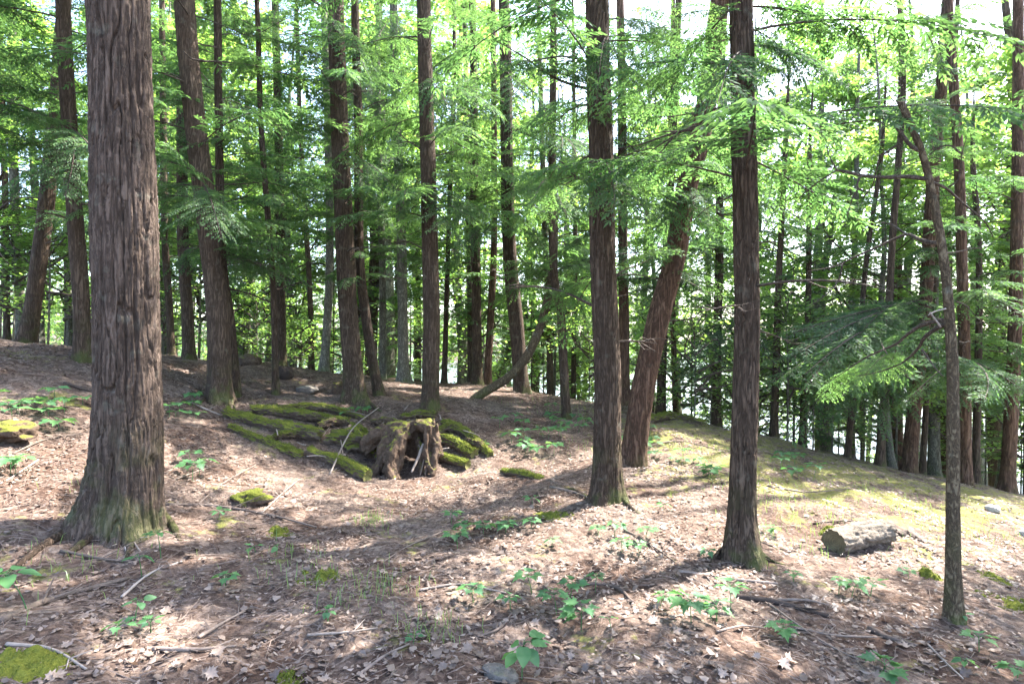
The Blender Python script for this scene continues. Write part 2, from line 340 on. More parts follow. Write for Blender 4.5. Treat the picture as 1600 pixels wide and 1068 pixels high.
# ------------------------------------------------------------------ foliage generators
def sprays(base, d, up, ln, wd):
    """lanceolate leaf quads: base (n,3), unit dir (n,3), up (n,3)"""
    s = np.cross(d, up); s /= np.linalg.norm(s, axis=1)[:, None] + 1e-9
    m = base + d * (ln * .45)[:, None]; k = (wd * .5)[:, None]
    V = np.stack([base, m + s * k, base + d * ln[:, None] - np.array([0, 0, 1]) * (ln * .08)[:, None], m - s * k], 1).reshape(-1, 3)
    n = len(base); return V, np.arange(4 * n).reshape(n, 4)
def bough(r, L, tw=.07, sp=.048, sl=.10, sw=.028, droop=.28, rise=.12, wood_r=.012):
    ts = np.arange(.14, .985, tw / L); ts = ts + r.normal(0, .01, len(ts)); bend = r.normal(0, .12)
    def main(t): return np.stack([L*t, L*bend*t*t, L*(rise*t - droop*t*t)], -1)
    t = np.repeat(ts, 2); sd_ = np.tile([1., -1.], len(ts)); k = len(t)
    cl = .5 + .5*np.interp(t + .5*(sd_ > 0), np.linspace(0, 1.6, 14), r.uniform(-1, 1, 14)); ll = (.46*L*np.clip(1-t, 0, 1)**.75*np.minimum(1, (t+.05)*2.6) + .07) * r.uniform(.45, 1.15, k) * (.35 + .85*cl)
    ll = np.where(r.random(k) < .1, ll*.3, ll)
    al = sd_ * r.uniform(.55, 1.3, k) + 2*bend*t
    dr = np.stack([np.cos(al), np.sin(al), rise - 2*droop*t + r.normal(0, .10, k)], -1); dr /= np.linalg.norm(dr, axis=1)[:, None]
    b0 = main(t)
    m = np.maximum((ll / sp).astype(int), 1); idx = np.repeat(np.arange(k), m); j = np.concatenate([np.arange(q) for q in m]); s = (j + .6) / m[idx]
    def tip(i, s): return b0[i] + dr[i]*(ll[i]*s)[:, None] - np.array([0, 0, 1.])*(.30*ll[i]*s*s)[:, None]
    Vs, Fs, off = [], [], 0; at = []
    tv = r.uniform(0, 1, k)
    for side in (1., -1.):
        a2 = np.arctan2(dr[idx, 1], dr[idx, 0]) + side * r.uniform(.6, 1.0, len(idx))
        zz = dr[idx, 2] - .5*s*.6 + r.normal(-.05, .14, len(idx))
        d2 = np.stack([np.cos(a2), np.sin(a2), zz], -1); d2 /= np.linalg.norm(d2, axis=1)[:, None]
        up = np.stack([r.normal(0, .28, len(idx)), r.normal(0, .28, len(idx)), np.ones(len(idx))], -1)
        ln = sl * (1.15 - .5*s) * r.uniform(.6, 1.25, len(idx))
        V, F = sprays(tip(idx, s), d2, up, ln, np.full(len(idx), sw) * r.uniform(.8, 1.2, len(idx)))
        Vs.append(V); Fs.append(F + off); off += len(V); at.append(np.repeat(np.clip(tv[idx]*.55 + s*.3 + r.uniform(-.1, .25, len(idx)), 0, 1), 4))
    e = np.arange(k); up = np.tile([0., 0, 1], (k, 1)); dd = dr.copy(); dd[:, 2] -= .45; dd /= np.linalg.norm(dd, axis=1)[:, None]
    V, F = sprays(tip(e, np.ones(k)*.9), dd, up, np.full(k, sl*1.1), np.full(k, sw*1.1)); Vs.append(V); Fs.append(F+off); off += len(V); at.append(np.repeat(np.clip(tv+.2, 0, 1), 4))
    # twig stems: thin wooden blades
    V, F = sprays(b0, dr*1.0, up, ll*.92, np.full(k, .007 if L < 4 else .012)); V[2::4] = tip(e, np.ones(k)*.92); V[1::4, 2] -= .05*ll; V[3::4, 2] -= .05*ll
    tm = np.linspace(0, .97, 9); tp = main(tm); tV, tF, _ = tube(tp, wood_r*(L/2)*(1-tm*.85), 5, 10, ref=(.1,.2,1), cap=False)
    return np.vstack(Vs), np.vstack(Fs), np.concatenate(at), np.vstack([V, tV]), np.vstack([F, tF+len(V)])
def bough_mesh(seed, L, **k):
    V, F, A, W, WF = bough(np.random.default_rng(seed), L, **k); b = MB(); b.add(V, F, mat=0, attr=A); b.add(W, WF, mat=1); return b.build('bough', [M_HEM, B_TWIG])
def hem_crown(seed, z0, H, Lmax, n, fine=True):
    r = np.random.default_rng(seed); b = MB(); az = r.uniform(0, 6.28)
    kw = dict() if fine else dict(tw=.13, sp=.10, sl=.17, sw=.055)
    lib = [bough(r, 2.0 + .5*q, droop=r.uniform(.2, .36), rise=r.uniform(.02, .2), **kw) for q in (0, 0, 1, 1, 1)]
    for k in range(n):
        u = ((k + r.uniform(0, 1)) / n) ** (1.75 if fine else 1.15); z = z0 + (H - z0) * u
        L = Lmax * np.clip(min(.55 + 1.6*u, 1.05) * (1 - u)**.62 * 1.25, .18, 1.1) * r.uniform(.65, 1.15); az += 2.4 + r.normal(0, .5)
        V, F, A, W, WF = lib[r.integers(5)]; sc = L / (W[:, 0].max())
        c, s = math.cos(az), math.sin(az); pit = r.normal(.02, .14) + .35*u; roll = r.normal(0, .12)
        M = np.array([[c, -s, 0], [s, c, 0], [0, 0, 1]]) @ np.array([[math.cos(pit), 0, -math.sin(pit)], [0, 1, 0], [math.sin(pit), 0, math.cos(pit)]]) @ np.array([[1, 0, 0], [0, math.cos(roll), -math.sin(roll)], [0, math.sin(roll), math.cos(roll)]])
        if r.random() < .5: M = M @ np.diag([1, -1, 1])
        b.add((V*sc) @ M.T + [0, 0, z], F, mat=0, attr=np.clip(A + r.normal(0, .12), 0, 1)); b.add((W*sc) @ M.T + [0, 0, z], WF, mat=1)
    return b.build('crown', [M_HEM, B_TWIG])
def maple_crown(seed, z0, H, Rm, nb, nl, ls=.085):
    r = np.random.default_rng(seed); b = MB()
    for k in range(nb):
        u = (k + r.random()) / nb; z = z0 + (H - z0)*u*.85; az = r.uniform(0, 6.28); L = Rm*(.55 + .6*math.sin(min(1, .25+u*.9)*math.pi)) * r.uniform(.6, 1.1)
        el = r.uniform(.15, .7) + .5*u; d = np.array([math.cos(az)*math.cos(el), math.sin(az)*math.cos(el), math.sin(el)])
        p0 = np.array([0, 0, z]); p1 = p0 + d*L*.55 + r.normal(0, .1, 3); p2 = p0 + d*L + r.normal(0, .2, 3) + [0, 0, -.1*L]
        b.add(*tube([p0, p1, p2], [.03*(1.3-u), .018, .006], 5, 8, cap=False)[:2], mat=1)
        nt_ = r.integers(7, 12)
        for q in range(nt_):
            t = r.uniform(.3, 1.05); c = p0 + (p2 - p0)*t + r.normal(0, .12, 3); dv = r.normal(0, 1, 3); dv[2] *= .35; dv /= np.linalg.norm(dv); tl = r.uniform(.4, 1.0)*L*.4
            b.add(*tube([c, c + dv*tl*.5 + [0,0,.03], c + dv*tl], [.007, .005, .002], 3, 4, cap=False)[:2], mat=1)
            n = nl; s = r.uniform(.1, 1.15, n); base = c + dv*(tl*s)[:, None] + r.normal(0, .10, (n, 3))*np.array([1, 1, .55])
            a = r.uniform(0, 6.28, n); dd = np.stack([np.cos(a), np.sin(a), r.normal(-.25, .3, n)], -1); dd /= np.linalg.norm(dd, axis=1)[:, None]
            up = np.stack([r.normal(0, .3, n), r.normal(0, .3, n), np.ones(n)], -1); ln = ls*r.uniform(.6, 1.25, n)
            V, F = sprays(base, dd, up, ln, ln*.8)
            b.add(V, F, mat=0, attr=np.repeat(np.clip(r.uniform(.1, .9)*.6 + r.uniform(0, .4, n), 0, 1), 4))
    return b.build('crown', [M_MAP, B_TWIG])
HN = [hem_crown(100+i, z0, H, L, n) for i, (z0, H, L, n) in enumerate([(3.4, 16, 2.4, 36), (4.3, 17, 2.6, 36), (2.8, 14, 2.1, 34), (5.0, 17, 2.7, 34), (3.2, 15, 2.4, 36)])]
HF = [hem_crown(200+i, z0, H, L, n, False) for i, (z0, H, L, n) in enumerate([(2.4, 14, 2.6, 36), (3.4, 15, 2.8, 36), (1.8, 11, 2.4, 34), (4.2, 14, 2.6, 34)])]
MC = [maple_crown(300+i, z0, H, Rm, nb, nl, ls) for i, (z0, H, Rm, nb, nl, ls) in enumerate([(2.0, 12, 2.8, 24, 56, .11), (1.4, 10, 2.6, 24, 54, .105), (2.6, 13, 3.0, 24, 56, .115)])]
MS = [maple_crown(350+i, z0, H, Rm, nb, nl, ls) for i, (z0, H, Rm, nb, nl, ls) in enumerate([(.5, 2.6, 1.1, 12, 12, .085), (.25, 1.3, .8, 9, 11, .075), (.9, 3.8, 1.4, 14, 13, .09)])]
HS = [hem_crown(260+i, z0, H, L, n) for i, (z0, H, L, n) in enumerate([(2.6, 13, 2.1, 17), (3.4, 14, 2.3, 17)])]
HM = [hem_crown(270+i, z0, H, L, n) for i, (z0, H, L, n) in enumerate([(3.3, 15, 2.6, 27), (3.0, 15, 2.5, 26), (3.4, 15, 2.4, 23)])]
HP = [hem_crown(280+i, .25, H, L, n) for i, (H, L, n) in enumerate([(3.2, 1.2, 26), (4.6, 1.6, 32)])]
BG = [bough_mesh(400+i, L, droop=dr, rise=ri, tw=.06, sp=.045, sl=.075, sw=.021) for i, (L, dr, ri) in enumerate([(1.6, .25, .1), (1.6, .38, .16), (1.6, .18, .02), (1.6, .3, .05), (3.0, .2, .1), (3.0, .3, .16), (3.0, .15, .02), (3.0, .25, .05)])]

# dead twiggy branches, shared by many trunks
def dead_mesh(seed, L, sub=5):
    r = np.random.default_rng(seed); b = MB(); p = [np.zeros(3)]; d = np.array([1, 0, r.uniform(-.05, .3)])
    for k in range(4): p.append(p[-1] + d/np.linalg.norm(d)*L/4); d = d + np.array([0, r.normal(0, .22), r.normal(-.06, .14)])
    b.add(*tube(p, [.013, .010, .008, .005, .002], 5, 12, ref=(.1,.2,1))); p = np.array(p)
    for k in range(sub):
        t = r.uniform(.25, .95); q = np.array([np.interp(t*4, range(5), p[:, i]) for i in range(3)]); a = r.choice([-1, 1])*r.uniform(.4, 1.0); dv = np.array([math.cos(a), math.sin(a), r.normal(-.1, .25)]); l = L*(1.1-t)*r.uniform(.3, .6)
        b.add(*tube([q, q+dv*l*.5+r.normal(0, .02, 3), q+dv*l+[0, 0, -.05*l]], [.006, .004, .0015], 4, 6, ref=(.1,.2,1)))
    return b.build('dead_branch', [B_TWIG], True)
DB = [dead_mesh(500+i, L) for i, L in enumerate([.5, .8, 1.1, 1.5, .35])]

# ------------------------------------------------------------------ trunks
def trunk_mesh(pts, rad, seg, vis_top, step, flare, amp, seed, m, lobes=5, ref=(0.05, 1, 0.02), fspace=.07, base_h=.25):
    """pts local to base; rings dense up to vis_top metres along the stem, sparse above"""
    L = np.linalg.norm(np.diff(np.asarray(pts, float), axis=0), axis=1).sum() * 1.02
    s = np.concatenate([np.arange(0, min(vis_top, L), step), np.arange(min(vis_top, L), L, .4)])
    c, r, s = resample(pts, rad, s=s); T, a, b = frames(c, np.array(ref)); th = np.linspace(0, 2*np.pi, seg, endpoint=False); rs = np.random.default_rng(seed)
    h = c[:, 2]; ex = np.exp(-np.maximum(h, -.3) / base_h)[:, None]
    lob = np.zeros(seg)
    for k in range(lobes): a0 = rs.uniform(0, 6.28); lob += rs.uniform(.5, 1.1) * np.exp(-((np.angle(np.exp(1j*(th - a0)))) / rs.uniform(.25, .5))**2)
    rr = r[:, None] * (1 + flare * ex * (.55 + .75*lob[None]))
    R0 = r.max(); q = np.stack([np.cos(th)[None]*R0 + 0*s[:, None], np.sin(th)[None]*R0 + 0*s[:, None], s[:, None] + 0*th[None]], -1)
    rr = rr * (1 + .05*noise(q*np.array([2, 2, .8]) / max(R0, .1) * .3, seed+3))
    if amp > 0:
        wv = .35*noise(q*np.array([6, 6, 2.2]), seed+1)[..., None]
        k = 1 / fspace; n1 = noise(q*np.array([k, k, k*.085]) + wv*.8, seed); n2 = noise(q*np.array([k*1.9, k*1.9, k*.15]) + 9.1 + wv, seed+5)
        plate = sstep(np.abs(n1), .005, .12)*.80 + sstep(np.abs(n2), .005, .15)*.40 + .22*noise(q*np.array([k*3.2, k*3.2, k*.6]), seed+7) + .12*noise(q*k*5, seed+9)
        cross = sstep(np.abs(noise(q*np.array([k*.6, k*.6, k*.42]) + 4.4, seed+11)), .0, .10)
        rr = rr + amp*(plate - .95 - .14*(1 - cross))
    V = c[:, None] + rr[..., None]*(np.cos(th)[None, :, None]*a[:, None] + np.sin(th)[None, :, None]*b[:, None])
    i = np.arange(len(c)-1)[:, None]*seg; j = np.arange(seg)[None]; j2 = (j+1) % seg
    F = np.stack([i+j, i+j2, i+seg+j2, i+seg+j], -1).reshape(-1, 4)
    k = len(c)*seg; jj = np.arange(seg); cap = np.stack([0*jj + k, (len(c)-1)*seg+jj, (len(c)-1)*seg+(jj+1) % seg], -1)
    return mesh('trunk', np.vstack([V.reshape(-1, 3), c[-1]]), [F, cap], [m], True)
TREES = {}
def tree(key, px, w, d, label, m=None, H=15, crown=None, cscale=1.0, group=None, flare=.45, amp=None, name='hemlock_tree', cut=None, dead=0, dz=(1.2, 4.5), lobes=5, seed=None, basey=None, taper=.45):
    """px: photo points up the stem [(x,y),...], first at the base; w: stem width in photo pixels (breast height); d: metres away"""
    seed = seed or (abs(hash(str(key))) % 1000 if False else sum(map(ord, str(key))) * 7 % 997); r = np.random.default_rng(seed)
    pts = np.array([P(x, y, d) for x, y in px]); g = float(G(pts[0, 0], d)); base = np.array([pts[0, 0], d, g])
    pts = pts - base; pts[0, 2] = 0
    rad0 = w / FPX * d / 2 * math.cos(math.atan((px[0][0] - 800) / FPX)) ** 1.1
    pts = pts[np.concatenate([[True], np.diff(pts[:, 2]) > .02])]
    if cut is None:
        dirn = pts[-1] - pts[-2]; dirn[0] *= .7; dirn = dirn / dirn[2] if dirn[2] > .01 else np.array([0, 0, 1.])
        if pts[-1, 2] < H - 1:
            z = pts[-1, 2]
            for q in np.linspace(0, 1, 4)[1:]: pts = np.vstack([pts, pts[-1] + dirn*(H - z)/3 + np.append(r.normal(0, .05, 2), 0)])
    low = pts[0] - np.clip((pts[1]-pts[0])/max(pts[1, 2], .1), [-.5, -.5, 0], [.5, .5, 9])*.35; pts = np.vstack([low, pts])
    hh = np.clip(pts[:, 2], 0, None); rad = rad0 * (1.06 - taper*np.minimum(hh/ max(H, 1), 1)); 
    if cut is None: rad[-1] = rad0*.12
    T = thing(name, label, 'tree', base, group); m = m or B_HEM
    vt = (CAMZ - g + 534/FPX*d) + .8
    if d < 4.7 and w > 60: seg, st = 230, .012
    elif d < 5.2: seg, st = 110, .016
    elif d < 8.5: seg, st = 90, .022
    elif d < 12: seg, st = 48, .05
    else: seg, st = 20, .15
    amp = (rad0*.10 if d < 12 else 0) if amp is None else amp
    TK = link('trunk', trunk_mesh(pts, rad, seg, vt, st, flare, amp, seed, m, lobes, fspace=max(.030, min(.062, rad0*.25)), base_h=.18 + rad0*.45), T)
    def at(h): return np.array([np.interp(h, pts[:, 2], pts[:, k]) for k in range(3)])
    T_ = dict(o=T, tk=TK, base=base, at=at, r=rad0, pts=pts)
    if crown is not None:
        a, b = at(3.0), at(min(11, H*.8)); ax = b - a; o = a - ax/ax[2]*3.0
        c = link('crown', crown, T, loc=o); qz = Vector((0, 0, 1)).rotation_difference(Vector(ax)).to_matrix() @ Matrix.Rotation(r.uniform(0, 6.28), 3, 'Z')
        c.rotation_euler = qz.to_euler(); c.scale = (cscale, cscale, cscale * r.uniform(.95, 1.08))
    for k in range(dead):
        h = r.uniform(*dz); p = at(h); az = r.uniform(0, 6.28); mm = Matrix.Rotation(az, 3, 'Z') @ Matrix.Rotation(r.uniform(-.35, .15), 3, 'Y')
        o = link('dead_branch', DB[r.integers(5)], TK, loc=p + np.array([math.cos(az), math.sin(az), 0])*rad0*.7, scale=r.uniform(.7, 1.4)); o.rotation_euler = mm.to_euler()
    TREES[key] = T_; return T_
# ---- the stems one can pick out, nearest first
tree('T1', [(190,832),(200,700),(198,500),(193,300),(185,0)], 104, 4.6, 'massive furrowed trunk with flared roots, thickest tree in the woods', B_BIG, 20, HN[3], 1.15, flare=.62, amp=.036, lobes=6)
tree('T28', [(1155,866),(1162,700),(1167,500),(1164,300),(1160,150),(1158,0)], 39, 4.8, 'straight brown trunk growing between the sawn log and the leaning red trunk', B_HEM, 17, HM[0], flare=.85, amp=.016, dead=7, dz=(1.3, 4.3))
tree('T29', [(1490,960),(1489,800),(1489,600),(1484,500),(1474,400),(1456,300),(1441,240),(1420,188),(1404,153)], 26, 3.9, 'slim crooked tree with bare twisting branches and a broken top', B_SCALY, 3.2, None, cut=1, flare=.4, amp=.004, taper=.6)
tree('T26', [(947,786),(949,600),(942,400),(938,200),(933,0)], 39, 6.0, 'upright brown trunk with mossy base between rotten stump and leaning red trunk', B_HEM, 17, HM[1], flare=.85, amp=.018, dead=10, dz=(1.5, 5))
tree('T27', [(988,722),(1004,610),(1028,500),(1055,400),(1072,300),(1097,200),(1125,0)], 33, 8.0, 'reddish furrowed trunk leaning strongly to one side', B_RED, 17, HM[2], flare=.35, amp=.018, dead=4, dz=(2, 5))
tree('T2', [(342,622),(341,500),(325,350),(306,200),(288,0)], 36, 9.0, 'sturdy leaning trunk at the end of the mossy logs', B_HEM, 18, HM[1], flare=.5, dead=12, dz=(1.5, 7))
tree('T3', [(370,612),(360,500),(347,400),(342,200),(340,0)], 14, 9.5, 'slim curving trunk growing just behind the sturdy leaning one', B_HEM, 14, HN[2], .8, dead=6)
tree('T4', [(431,612),(428,480),(422,380),(408,200),(403,40)], 10, 10, 'thin dark stem leaning over past the mossy logs', B_HEM, 11, HN[4], .7, dead=8)
tree('T17', [(672,640),(674,500),(670,300),(662,0)], 25, 10, 'brown trunk rising directly behind the rotten stump', B_HEM, 17, HM[0], .95, dead=10, dz=(2, 7))
tree('T12', [(556,630),(545,500),(540,400),(531,200),(524,0)], 29, 10.5, 'dark stout trunk with bare roots behind the mossy logs', B_HEM, 18, HM[2], 1.0, flare=.7, dead=8, dz=(2, 7))
tree('T13', [(592,618),(578,540),(566,450),(561,380),(560,200)], 15, 11, 'slim bowed trunk beside the dark stout one', B_HEM, 13, HN[2], .85, dead=4)
tree('T9', [(130,562),(126,450),(118,350),(112,250),(98,0)], 27, 8.5, 'leaning dark trunk on the rise behind the massive furrowed trunk', B_HEM, 17, HN[4], dead=5)
tree('T8', [(42,542),(58,430),(70,340),(80,250),(92,120)], 28, 10, 'dark trunk slanting from the crest of the rise', B_HEM, 16, HN[1], .9, dead=5)
tree('T24', [(885,652),(880,560),(876,490),(866,430),(862,300)], 13, 11, 'slim trunk with a dogleg bend on open litter', B_HEM, 12, HS[0], .7, dead=4)
tree('T22', [(815,614),(808,520),(798,420),(793,300),(790,100)], 22, 13.5, 'stout trunk with a flared base just behind the bent stem', B_HEM, 17, HN[3], .9, dead=6, dz=(2, 7))
tree('T6', [(296,562),(292,480),(286,380),(284,200)], 19, 13, 'trunk with broad flared base on the far rise', B_HEM, 16, HN[0], .9, flare=.7, dead=5, dz=(2, 7))
tree('T16', [(630,601),(629,480),(626,330),(618,150)], 16, 14, 'grey-green trunk with moss covered base', B_GREY, 15, HN[4], .9, flare=.6, dead=4, dz=(2, 7))
GB = 'slender trunks along the crest'
for key, px, wd, dd, lb, mm, cr, sc in [
    ('T5', [(440,572),(437,300),(430,0)], 15, 14, 'straight trunk right behind the thin dark leaning stem', B_HEM, 1, .9),
    ('T7', [(268,556),(264,470),(258,380),(255,200)], 12, 14, 'slender trunk beside the one with broad flared base', B_HEM, 2, .8),
    ('T14', [(506,586),(515,420),(512,200),(506,0)], 13, 14, 'slender grey trunk between dark stout trunk and straight one', B_GREY, 3, .9),
    ('T15', [(598,586),(597,400),(590,200)], 11, 15, 'slender grey trunk beside the moss based grey-green one', B_GREY, 0, .8),
    ('T18', [(694,590),(699,430),(703,300)], 8, 16, 'very thin stem just past the trunk behind the stump', B_HEM, 2, .7),
    ('T19', [(746,604),(744,450),(741,300),(740,100)], 15, 15, 'straight dark trunk with pale bark at its foot', B_HEM, 1, .9),
    ('T20', [(761,601),(768,470),(772,380),(772,200)], 11, 15.5, 'slim trunk bowing away from its straight dark neighbour', B_RED, 2, .8),
    ('T21', [(735,590),(734,450),(731,300)], 9, 17, 'thin stem hidden behind the straight dark trunk', B_HEM, 0, .8),
    ('T10', [(32,522),(29,420),(24,330),(18,150)], 18, 15, 'pale greyish trunk beyond the slanting crest trunk', B_GREY, 3, .9),
    ('T10b', [(11,533),(10,450),(8,300)], 12, 14, 'dark stem beyond the crest beside the pale greyish trunk', B_HEM, 0, .8),
    ('T11', [(108,536),(106,450),(104,350)], 13, 17, 'pale stem between the two slanting crest trunks', B_GREY, 1, .8),
    ('T30', [(976,628),(975,500),(973,350)], 16, 13, 'reddish lit trunk behind the upright mossy based one', B_RED, 3, .8),
    ('T33', [(1032,632),(1036,520),(1040,420)], 14, 13.5, 'dark trunk half hidden behind the leaning red trunk', B_HEM, 0, .8),
    ('T31', [(1056,628),(1052,520),(1050,400)], 9, 14.5, 'thin reddish stem next to the half hidden dark trunk', B_RED, 2, .7),
    ('T32', [(1119,625),(1121,520),(1124,400)], 14, 13, 'dark trunk rising from bright saplings', B_HEM, 1, .8),
    ('T34', [(1374,730),(1380,640),(1388,500),(1394,380)], 14, 11, 'dark slim trunk at the lip of the lake bank', B_HEM, 2, .75),
    ('T35', [(1420,738),(1428,640),(1446,470),(1456,300)], 23, 11.5, 'thick light brown trunk at the lip of the lake bank', B_RED, 4, .85),
    ('T36', [(1441,742),(1446,650),(1452,550)], 10, 12, 'thin stem hugging the thick light brown bank trunk', B_HEM, 2, .7),
    ('T37', [(1508,764),(1508,600),(1504,450),(1498,250)], 20, 10.5, 'sunlit trunk close behind the crooked bare tree', B_RED, 1, .8),
    ('T38', [(1573,770),(1580,650),(1586,500),(1590,300)], 24, 11, 'light brown trunk with spreading root on the lake bank', B_RED, 0, .8),
    ('T39', [(1524,764),(1527,620),(1530,480)], 14, 12, 'dark trunk between sunlit trunk and the spreading root one', B_HEM, 3, .7),
    ('T40', [(1324,712),(1330,650),(1340,560)], 10, 12, 'slim slanting stem down the lake bank', B_HEM, 2, .7),
    ('T40c', [(1253,694),(1256,620),(1262,500)], 11, 13, 'slim dark stem behind the ferny edge of the bank', B_HEM, 0, .7),
    ('T40d', [(1208,692),(1212,600),(1216,450)], 12, 12.5, 'dark stem beside the straight brown trunk, down the bank', B_HEM, 1, .7),
    ('T40e', [(860,606),(858,500),(852,380)], 10, 17, 'thin dark stem beside the stout flared trunk', B_HEM, 1, .8),
    ('T40f', [(896,604),(897,500),(899,400)], 8, 18, 'thin stem behind the doglegged trunk', B_HEM, 2, .8),
    ('T40g', [(487,570),(485,480),(480,380)], 9, 18, 'thin stem beyond the slender grey trunk', B_HEM, 3, .8),
    ('T40h', [(1290,640),(1284,480),(1296,370),(1312,250)], 17, 17, 'greyish kinked trunk leaning above the lake bank', B_GREY, 0, .9)]:
    tree(key, px, wd, dd, lb, mm, (8.5 if px[0][0] > 1190 and wd < 19 else 14.5), (HS*2 if px[0][0] > 1190 else HN if dd < 14 else HF)[cr % 4], sc, GB, dead=4 if dd < 16 else 0, dz=(1.5, 6))
# bent stem
T23 = tree('T23', [(742,634),(800,584),(836,532),(858,455),(866,380),(864,280)], 13, 11.5, 'bent stem bowing out of the litter and curving upward', B_SCALY, 8, HS[1], 0.6, flare=.06, amp=.004, dead=2)

# ------------------------------------------------------------------ woods beyond the crest, down to the lake and along it
r = np.random.default_rng(21)
def bg_trunk(seed, H, r0, m):
    q = np.random.default_rng(seed); z = np.linspace(-.4, H, 7); pts = np.stack([np.cumsum(q.normal(0, .10, 7)), np.cumsum(q.normal(0, .10, 7)), z], -1); pts -= [pts[0, 0], pts[0, 1], 0]
    return trunk_mesh(pts, r0*(1.05 - .9*np.clip(z/H, 0, 1)), 14, 4, .3, .4, 0, seed, m)
BT = [bg_trunk(600+i, 17, .15 + .02*i, (B_HEM, B_RED, B_HEM, B_GREY)[i % 4]) for i in range(5)]
BTM = [bg_trunk(620+i, 14, .11 + .02*i, B_GREY) for i in range(3)]
pos = [t['base'][:2] for t in TREES.values()]
def place(x, y, md):
    for p in pos:
        if (p[0]-x)**2 + (p[1]-y)**2 < md*md: return False
    pos.append(np.array([x, y])); return True
cnt = 0; tries = 0
while cnt < 52 and tries < 6000:
    tries += 1
    y = 15 + 31*r.random()**.9; x = r.uniform(-1.0, 1.0)*(y*.95 + 2); z = float(G(x, y))
    if z < LAKE + .4: continue
    if not place(x, y, 2.2) or (x/y > .3 and r.random() < .5): continue
    left = x/(y) < -.25
    if r.random() < (.65 if left else .5 if x/y < .3 else .85):
        T = thing('maple_tree', 'broadleaf tree with bright green leaves beyond the crest' if left else 'broadleaf tree with bright green leaves among hemlocks above the lake', 'tree', (x, y, z), 'broadleaf trees beyond the crest' if left else 'broadleaf trees above the lake')
        k = r.integers(3); s = r.uniform(.8, 1.15); a = r.uniform(0, 6.28)
        link('trunk', BTM[k], T, rot=(0, 0, a), scale=s); link('crown', MC[k], T, rot=(0, 0, a), scale=s)
    else:
        T = thing('hemlock_tree', 'tall hemlock with layered dark boughs beyond the crest' if left else 'tall hemlock with layered dark boughs on the slope to the lake', 'tree', (x, y, z), 'hemlocks beyond the crest' if left else 'hemlocks on the lake slope')
        s = r.uniform(.75, 1.15); a = r.uniform(0, 6.28); t1, t2 = r.normal(0, .03, 2)
        link('trunk', BT[r.integers(5)], T, rot=(t1, t2, a), scale=s); link('crown', HF[r.integers(4)], T, rot=(t1, t2, a), scale=s)
    cnt += 1
for px, dd, v, s, lb in [(1330,15,0,.95,'airy broadleaf tree glowing in sun above the lake bank'), (1460,14,1,1.0,'leafy broadleaf tree behind the crooked bare tree'), (1255,21,2,1.0,'pale sunlit broadleaf tree seen past the straight brown trunk'), (60,17,1,1.05,'yellow-green broadleaf tree behind the slanting crest trunk'), (250,19,0,1.0,'broadleaf tree glowing behind the massive trunk'), (455,20,1,1.0,'broadleaf tree glowing past the thin dark leaning stem'), (610,21,0,1.0,'broadleaf tree glowing behind the moss based grey-green trunk'), (720,22,2,1.0,'broadleaf tree glowing behind the straight dark trunk'), (1560,15,0,1.1,'broadleaf tree glowing over the spreading root trunk'), (1640,14.5,1,1.0,'broadleaf tree overhanging the lake bank edge'), (1610,13,1,.8,'low spreading broadleaf tree past the spreading root trunk'), (1395,12.5,0,.72,'slim broadleaf tree on the lip of the lake bank'), (880,24,1,1.1,'broadleaf tree glowing far behind the doglegged trunk'), (1010,20,0,1.0,'broadleaf tree glowing behind the leaning red trunk'), (1290,19,2,1.25,'tall broadleaf tree crowning the gap above the lake bank'), (1180,23,2,1.25,'tall broadleaf tree far behind the straight brown trunk'), (1430,20,2,1.3,'tall broadleaf tree far behind the crooked bare tree'), (560,26,2,1.4,'tall broadleaf tree far behind the dark stout trunk'), (650,29,0,1.5,'tall broadleaf tree far behind the trunk rising at the stump'), (790,27,2,1.4,'tall broadleaf tree far behind the bent stem'), (900,30,0,1.5,'tall broadleaf tree far behind the upright trunk'), (380,25,2,1.4,'tall broadleaf tree far behind the sturdy leaning trunk'), (1060,27,2,1.4,'tall broadleaf tree far behind the top of the leaning red trunk'), (180,24,2,1.4,'tall broadleaf tree far behind the massive trunk'), *[(int(r.uniform(40, 1060)), r.uniform(19, 27), 2, r.uniform(1.35, 1.65), 'high crowned broadleaf tree closing the canopy beyond the crest') for _ in range(5)], (1540,21,0,1.35,'tall broadleaf tree beyond the sunlit bank trunk'), (-20,13,1,1.0,'broadleaf tree at the edge of the rise')]:
    X = (px - 800)/FPX*dd; T = thing('maple_tree', lb, 'tree', (X, dd, float(G(X, dd))), 'glowing broadleaf trees'); a = r.uniform(0, 6.28)
    link('trunk', BTM[v], T, rot=(0, 0, a), scale=s); link('crown', MC[v], T, rot=(0, 0, a), scale=s)
for px, dd, v, s, lb in [(2040,5.5,4,1.0,'hemlock added out of view for shade, boughs leaning in over the bank'), (1565,16.5,4,1.1,'hemlock with sunlit boughs above the spreading root trunk'), (1480,17,0,1.1,'tall hemlock rising behind the crooked bare tree'), (2060,4.6,3,1.05,'unseen hemlock added to shade the lower slope'), (2130,5.1,1,1.0,'unseen hemlock added for shade off the end of the lower slope'), (2600,4.0,4,1.1,'unseen hemlock added for shade behind the others off the lower slope'), (1400,16,1,1.1,'tall hemlock filling the gap above the lake bank'), (-90,7.5,4,1.0,'hemlock reaching its boughs past the massive trunk')]:  # hemlocks past the right edge are added out of view to shade the slope
    X = (px - 800)/FPX*dd; T = thing('hemlock_tree', lb, 'tree', (X, dd, float(G(X, dd))), 'hemlocks framing the clearing'); a = r.uniform(0, 6.28)
    link('trunk', BT[v], T, rot=(0, 0, a), scale=s); link('crown', HN[v], T, rot=(0, 0, a), scale=s)
